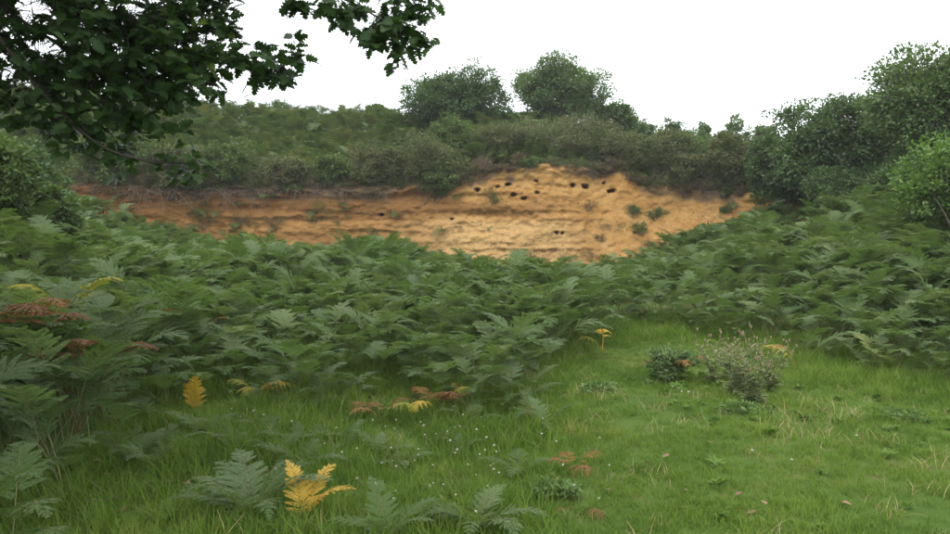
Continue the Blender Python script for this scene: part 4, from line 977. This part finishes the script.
# ------------------------------------------------------------------ thistles and bramble in the lawn
def thistle(label, px, py, hpx, seed, nst):
    gx_, gy_, gz_ = ground_at(px, py); s = gy_ / FPX; H = hpx * s
    r = np.random.default_rng(seed)
    t = thing('thistle', label, 'thistle', (gx_, gy_, gz_), 0)
    for k in range(nst):
        mb = MB(); a = r.uniform(0, 6.28); h = H * r.uniform(0.7, 1.0); sp = r.uniform(0.1, 0.6) * H
        P = smooth([[0, 0, -0.02], [0.3 * sp * math.cos(a), 0.3 * sp * math.sin(a), h * 0.5], [sp * math.cos(a), sp * math.sin(a), h]], 9)
        mb.tube(P, np.linspace(0.006, 0.0035, 9), 4)
        ends = [P[-1]]
        for _ in range(r.integers(1, 4)):
            b0 = P[r.integers(4, 9)]; aa = r.uniform(0, 6.28); e = b0 + np.array([0.10 * math.cos(aa), 0.10 * math.sin(aa), r.uniform(0.04, 0.14)]); mb.tube(np.array([b0, (b0 + e) / 2 + [0, 0, -0.01], e]), [0.003, 0.0025, 0.002], 3); ends.append(e)
        st = link('stem', mb.mesh('thistle_stem', [M['stalk']]), t)
        lb = MB(); nl = 26; ti = r.uniform(0.05, 0.95, nl); C = np.stack([np.interp(ti, np.linspace(0, 1, 9), P[:, q]) for q in range(3)], -1)
        aa = r.uniform(0, 6.28, nl); D = np.stack([np.cos(aa), np.sin(aa), r.uniform(-0.1, 0.7, nl)], -1)
        ll = 0.15 * (1 - 0.65 * ti) * r.uniform(0.7, 1.2, nl)
        lb.leaves(C, D, np.tile([0, 0, 1.0], (nl, 1)) + 0.4 * r.normal(size=(nl, 3)), ll, ll * 0.24, 0.2)
        for f in (0.35, 0.55, 0.75):                        # spiny side teeth
            for sd in (-1, 1):
                Dn = D / np.linalg.norm(D, axis=1)[:, None]; S_ = np.cross(Dn, [0, 0, 1.0]) * sd
                lb.leaves(C + Dn * (ll * f)[:, None], S_ + Dn * 0.6, np.tile([0, 0, 1.0], (nl, 1)) + 0.4 * r.normal(size=(nl, 3)), ll * 0.32 * (1.2 - f), ll * 0.10, 0.1)
        tag(link('leaves', lb.mesh('thistle_leaves', [M['thistle_leaf']]), st), kind='stuff')
        hb = MB()
        for e in ends:
            rings = np.array([(0.0, 0.003), (0.006, 0.008), (0.015, 0.009), (0.021, 0.006), (0.031, 0.010), (0.035, 0.002)])
            hb.tube(e + np.stack([0 * rings[:, 0], 0 * rings[:, 0], rings[:, 0]], -1), rings[:, 1], 7)
        tag(link('flower_heads', hb.mesh('thistle_heads', [M['thistle_head']], True), st), kind='stuff')
thistle('tall thin thistle with dark seed heads, outermost of the thistle patch', 715, 385, 52, 701, 5)
thistle('bushy thistle with pinkish brown heads in the thistle patch', 738, 396, 56, 702, 8)
thistle('dense low thistle at the front of the thistle patch', 755, 405, 50, 703, 8)
thistle('thistle with pale seed heads leaning towards the tawny fern', 772, 392, 50, 704, 6)
thistle('short leafy thistle half hidden behind the bushy one', 732, 380, 36, 705, 4)
gx_, gy_, gz_ = ground_at(668, 382)
make_plant('bramble_bush', 'low dark bramble clump alone in the lawn with an orange fern tip', 'bush', (gx_, gy_, gz_), (0.30, 0.26, 0.44), [M['tree_leaf'], M['stalk']], 711, tips=110, per=20, leaf=0.045, trunk_r=0.012, lobes=8, ground_clear=0.0, part='foliage')
rosette('dead_fern', 'orange tipped fern growing out of the low bramble clump', 675, 381, [ORANGE[0], ORANGE[1], ORANGE[2], BROWN[0]], 0.62, (-0.1, 0.3))
for k, (px, py, lab, sz) in enumerate([(598, 392, 'flat dark weed mat in the lawn off the bracken spur', 0.26), (745, 416, 'spreading weed at the front of the thistle patch', 0.26), (560, 500, 'trailing dark weed by the collapsed brown fern', 0.2), (905, 422, 'pale leafy weed patch in the lawn near the bank ferns', 0.26)]):
    gx_, gy_, gz_ = ground_at(px, py)
    make_plant('weed_patch', lab, 'weed', (gx_, gy_, gz_), (sz, sz * 0.7, 0.075), [M['grass_weed'], M['stalk']], 720 + k, tips=40, per=8, leaf=0.045, trunk_r=0.006, lobes=6, ground_clear=0.0, part='foliage')

# ------------------------------------------------------------------ clover heads, fallen leaves, twig, bird
def clover_mesh():
    mb = MB(); r = np.random.default_rng(5); n = 46
    D = rand_dirs(n, r); D[:, 2] = np.abs(D[:, 2]) * 1.2 - 0.25
    mb.leaves(np.zeros((n, 3)), D, rand_dirs(n, r), 0.013 * r.uniform(0.85, 1.1, n), 0.006, 0.2); return mb.mesh('clover_head', [M['clover']])
def clover_stalk():
    mb = MB(); mb.tube(np.array([[0.01, 0, -0.13], [0.004, 0, -0.06], [0, 0, 0]]), 0.0012, 3); return mb.mesh('clover_stalk', [M['stalk']])
CH, CS = clover_mesh(), clover_stalk()
r = np.random.default_rng(901)
spots = [(px, py) for px, py in zip(r.normal(430, 80, 75), r.normal(455, 32, 75)) if 330 > 0 and 405 < py < 528] + [(674, 391), (680, 393), (683, 395), (690, 396), (755, 458), (245, 415), (252, 418), (230, 412), (262, 420), (860, 444), (795, 470)]
for px, py in spots:
    gx_, gy_, gz_ = ground_at(px, py + 10)
    if gy_ > float(front(gx_, gy_)) - 0.05: continue
    hh = r.uniform(0.09, 0.15)
    if 600 < px: lab, grp = 'white clover head open in the short lawn', 'clover heads in the short lawn'
    elif px < 290: lab, grp = 'white clover head below the yellow green fern', 'clover heads by the yellow green fern'
    else: lab, grp = 'white clover head in the long grass around the withered ferns', 'clover heads in the long grass'
    t = thing('clover_flower', lab, 'flower', (gx_, gy_, gz_ + hh), r.uniform(0, 6.28), grp)
    sc = r.uniform(0.5, 0.95)
    link('flower_head', CH, t, (0, 0, 0), (r.normal(0, 0.3), r.normal(0, 0.3), 0), sc); link('stalk', CS, t, (0, 0, 0))
for px, py in [(98, 484), (128, 478), (136, 480), (140, 494), (166, 491), (152, 476), (110, 505), (131, 505), (88, 470), (188, 493), (205, 484), (230, 480), (70, 520), (120, 516), (665, 462), (672, 466), (712, 450), (760, 520), (770, 517), (845, 512), (645, 470), (738, 505), (900, 448), (690, 500), (868, 440), (610, 500)]:
    gx_, gy_, gz_ = ground_at(px, py)
    left = px < 300
    o = link('fallen_leaf', LEAF_DEAD[r.integers(0, 4)], None, (gx_, gy_, gz_ + 0.025 + 0.03 * r.random()), (r.normal(0, 0.35), r.normal(0, 0.35), r.uniform(0, 6.28)), r.uniform(0.045, 0.07))
    tag(o, 'dry tan fallen oak leaf on the trodden ground by the shaded bank' if left else 'dry brown fallen leaf lying in the short lawn', 'leaf', 'fallen leaves by the shaded bank' if left else 'fallen leaves in the short lawn')
gx_, gy_, gz_ = ground_at(90, 512); mb = MB()
mb.tube(np.array([[-0.18, -0.03, 0.03], [-0.05, 0.0, 0.045], [0.08, 0.015, 0.04], [0.17, 0.05, 0.06]]), [0.006, 0.0055, 0.005, 0.003], 5); mb.tube(np.array([[0.08, 0.015, 0.04], [0.12, -0.02, 0.06], [0.16, -0.04, 0.07]]), [0.004, 0.003, 0.002], 4)
tag(link('dead_twig', mb.mesh('dead_twig', [M['twig']], True), None, (gx_, gy_, gz_)), 'pale forked dry twig lying by the shaded bank', 'twig')

p = unproject(802, 101, 33); bird = thing('flying_bird', 'tiny dark bird in flight against the white sky', 'bird', tuple(p), 0.5)
mb = MB(); rg = np.array([(-0.16, 0.012), (-0.09, 0.03), (0, 0.05), (0.07, 0.045), (0.11, 0.03), (0.14, 0.028), (0.17, 0.008)])
mb.tube(np.stack([rg[:, 0], 0 * rg[:, 0], 0 * rg[:, 0]], -1), rg[:, 1], 8); link('body', mb.mesh('bird_body', [M['bird']], True), bird)
for sd in (-1, 1):
    V = np.array([[0.07, 0.03 * sd, 0.01], [0.09, 0.13 * sd, 0.06], [0.02, 0.26 * sd, 0.03], [-0.03, 0.13 * sd, 0.045], [-0.05, 0.03 * sd, 0.0]]); V = np.concatenate([V, V - [0, 0, 0.008]])
    F = [np.array([[0, 1, 3, 4], [9, 8, 6, 5], [0, 5, 6, 1], [3, 8, 9, 4], [4, 9, 5, 0]]), np.array([[1, 2, 3], [6, 8, 7]]), np.array([[1, 6, 7, 2], [2, 7, 8, 3]])]
    link('wing', mesh_arrays('bird_wing', V, F, [M['bird']]), bird)

# ------------------------------------------------------------------ damp air of a drizzly day
zt_ = 14.0
x0_, x1_, y0_, y1_ = float(gx.min()) - 2, float(gx.max()) + 2, float(gy.min()) - 2, float(gy.max()) + 2
V = np.array([[x_, y_, z_] for x_ in (x0_, x1_) for y_ in (y0_, y1_) for z_ in (-2.0, zt_)])
hz = link('haze', mesh_arrays('haze', V, np.array([[0, 1, 3, 2], [4, 6, 7, 5], [0, 4, 5, 1], [2, 3, 7, 6], [0, 2, 6, 4], [1, 5, 7, 3]])))
m, nt, out = new_mat('haze'); pv = nt.nodes.new('ShaderNodeVolumePrincipled'); pv.inputs['Color'].default_value = (0.95, 0.97, 1.0, 1); pv.inputs['Density'].default_value = 0.0007
nt.links.new(pv.outputs[0], out.inputs['Volume']); hz.data.materials.append(m); tag(hz, 'thin damp haze in the air over the whole quarry', 'haze', kind='stuff')
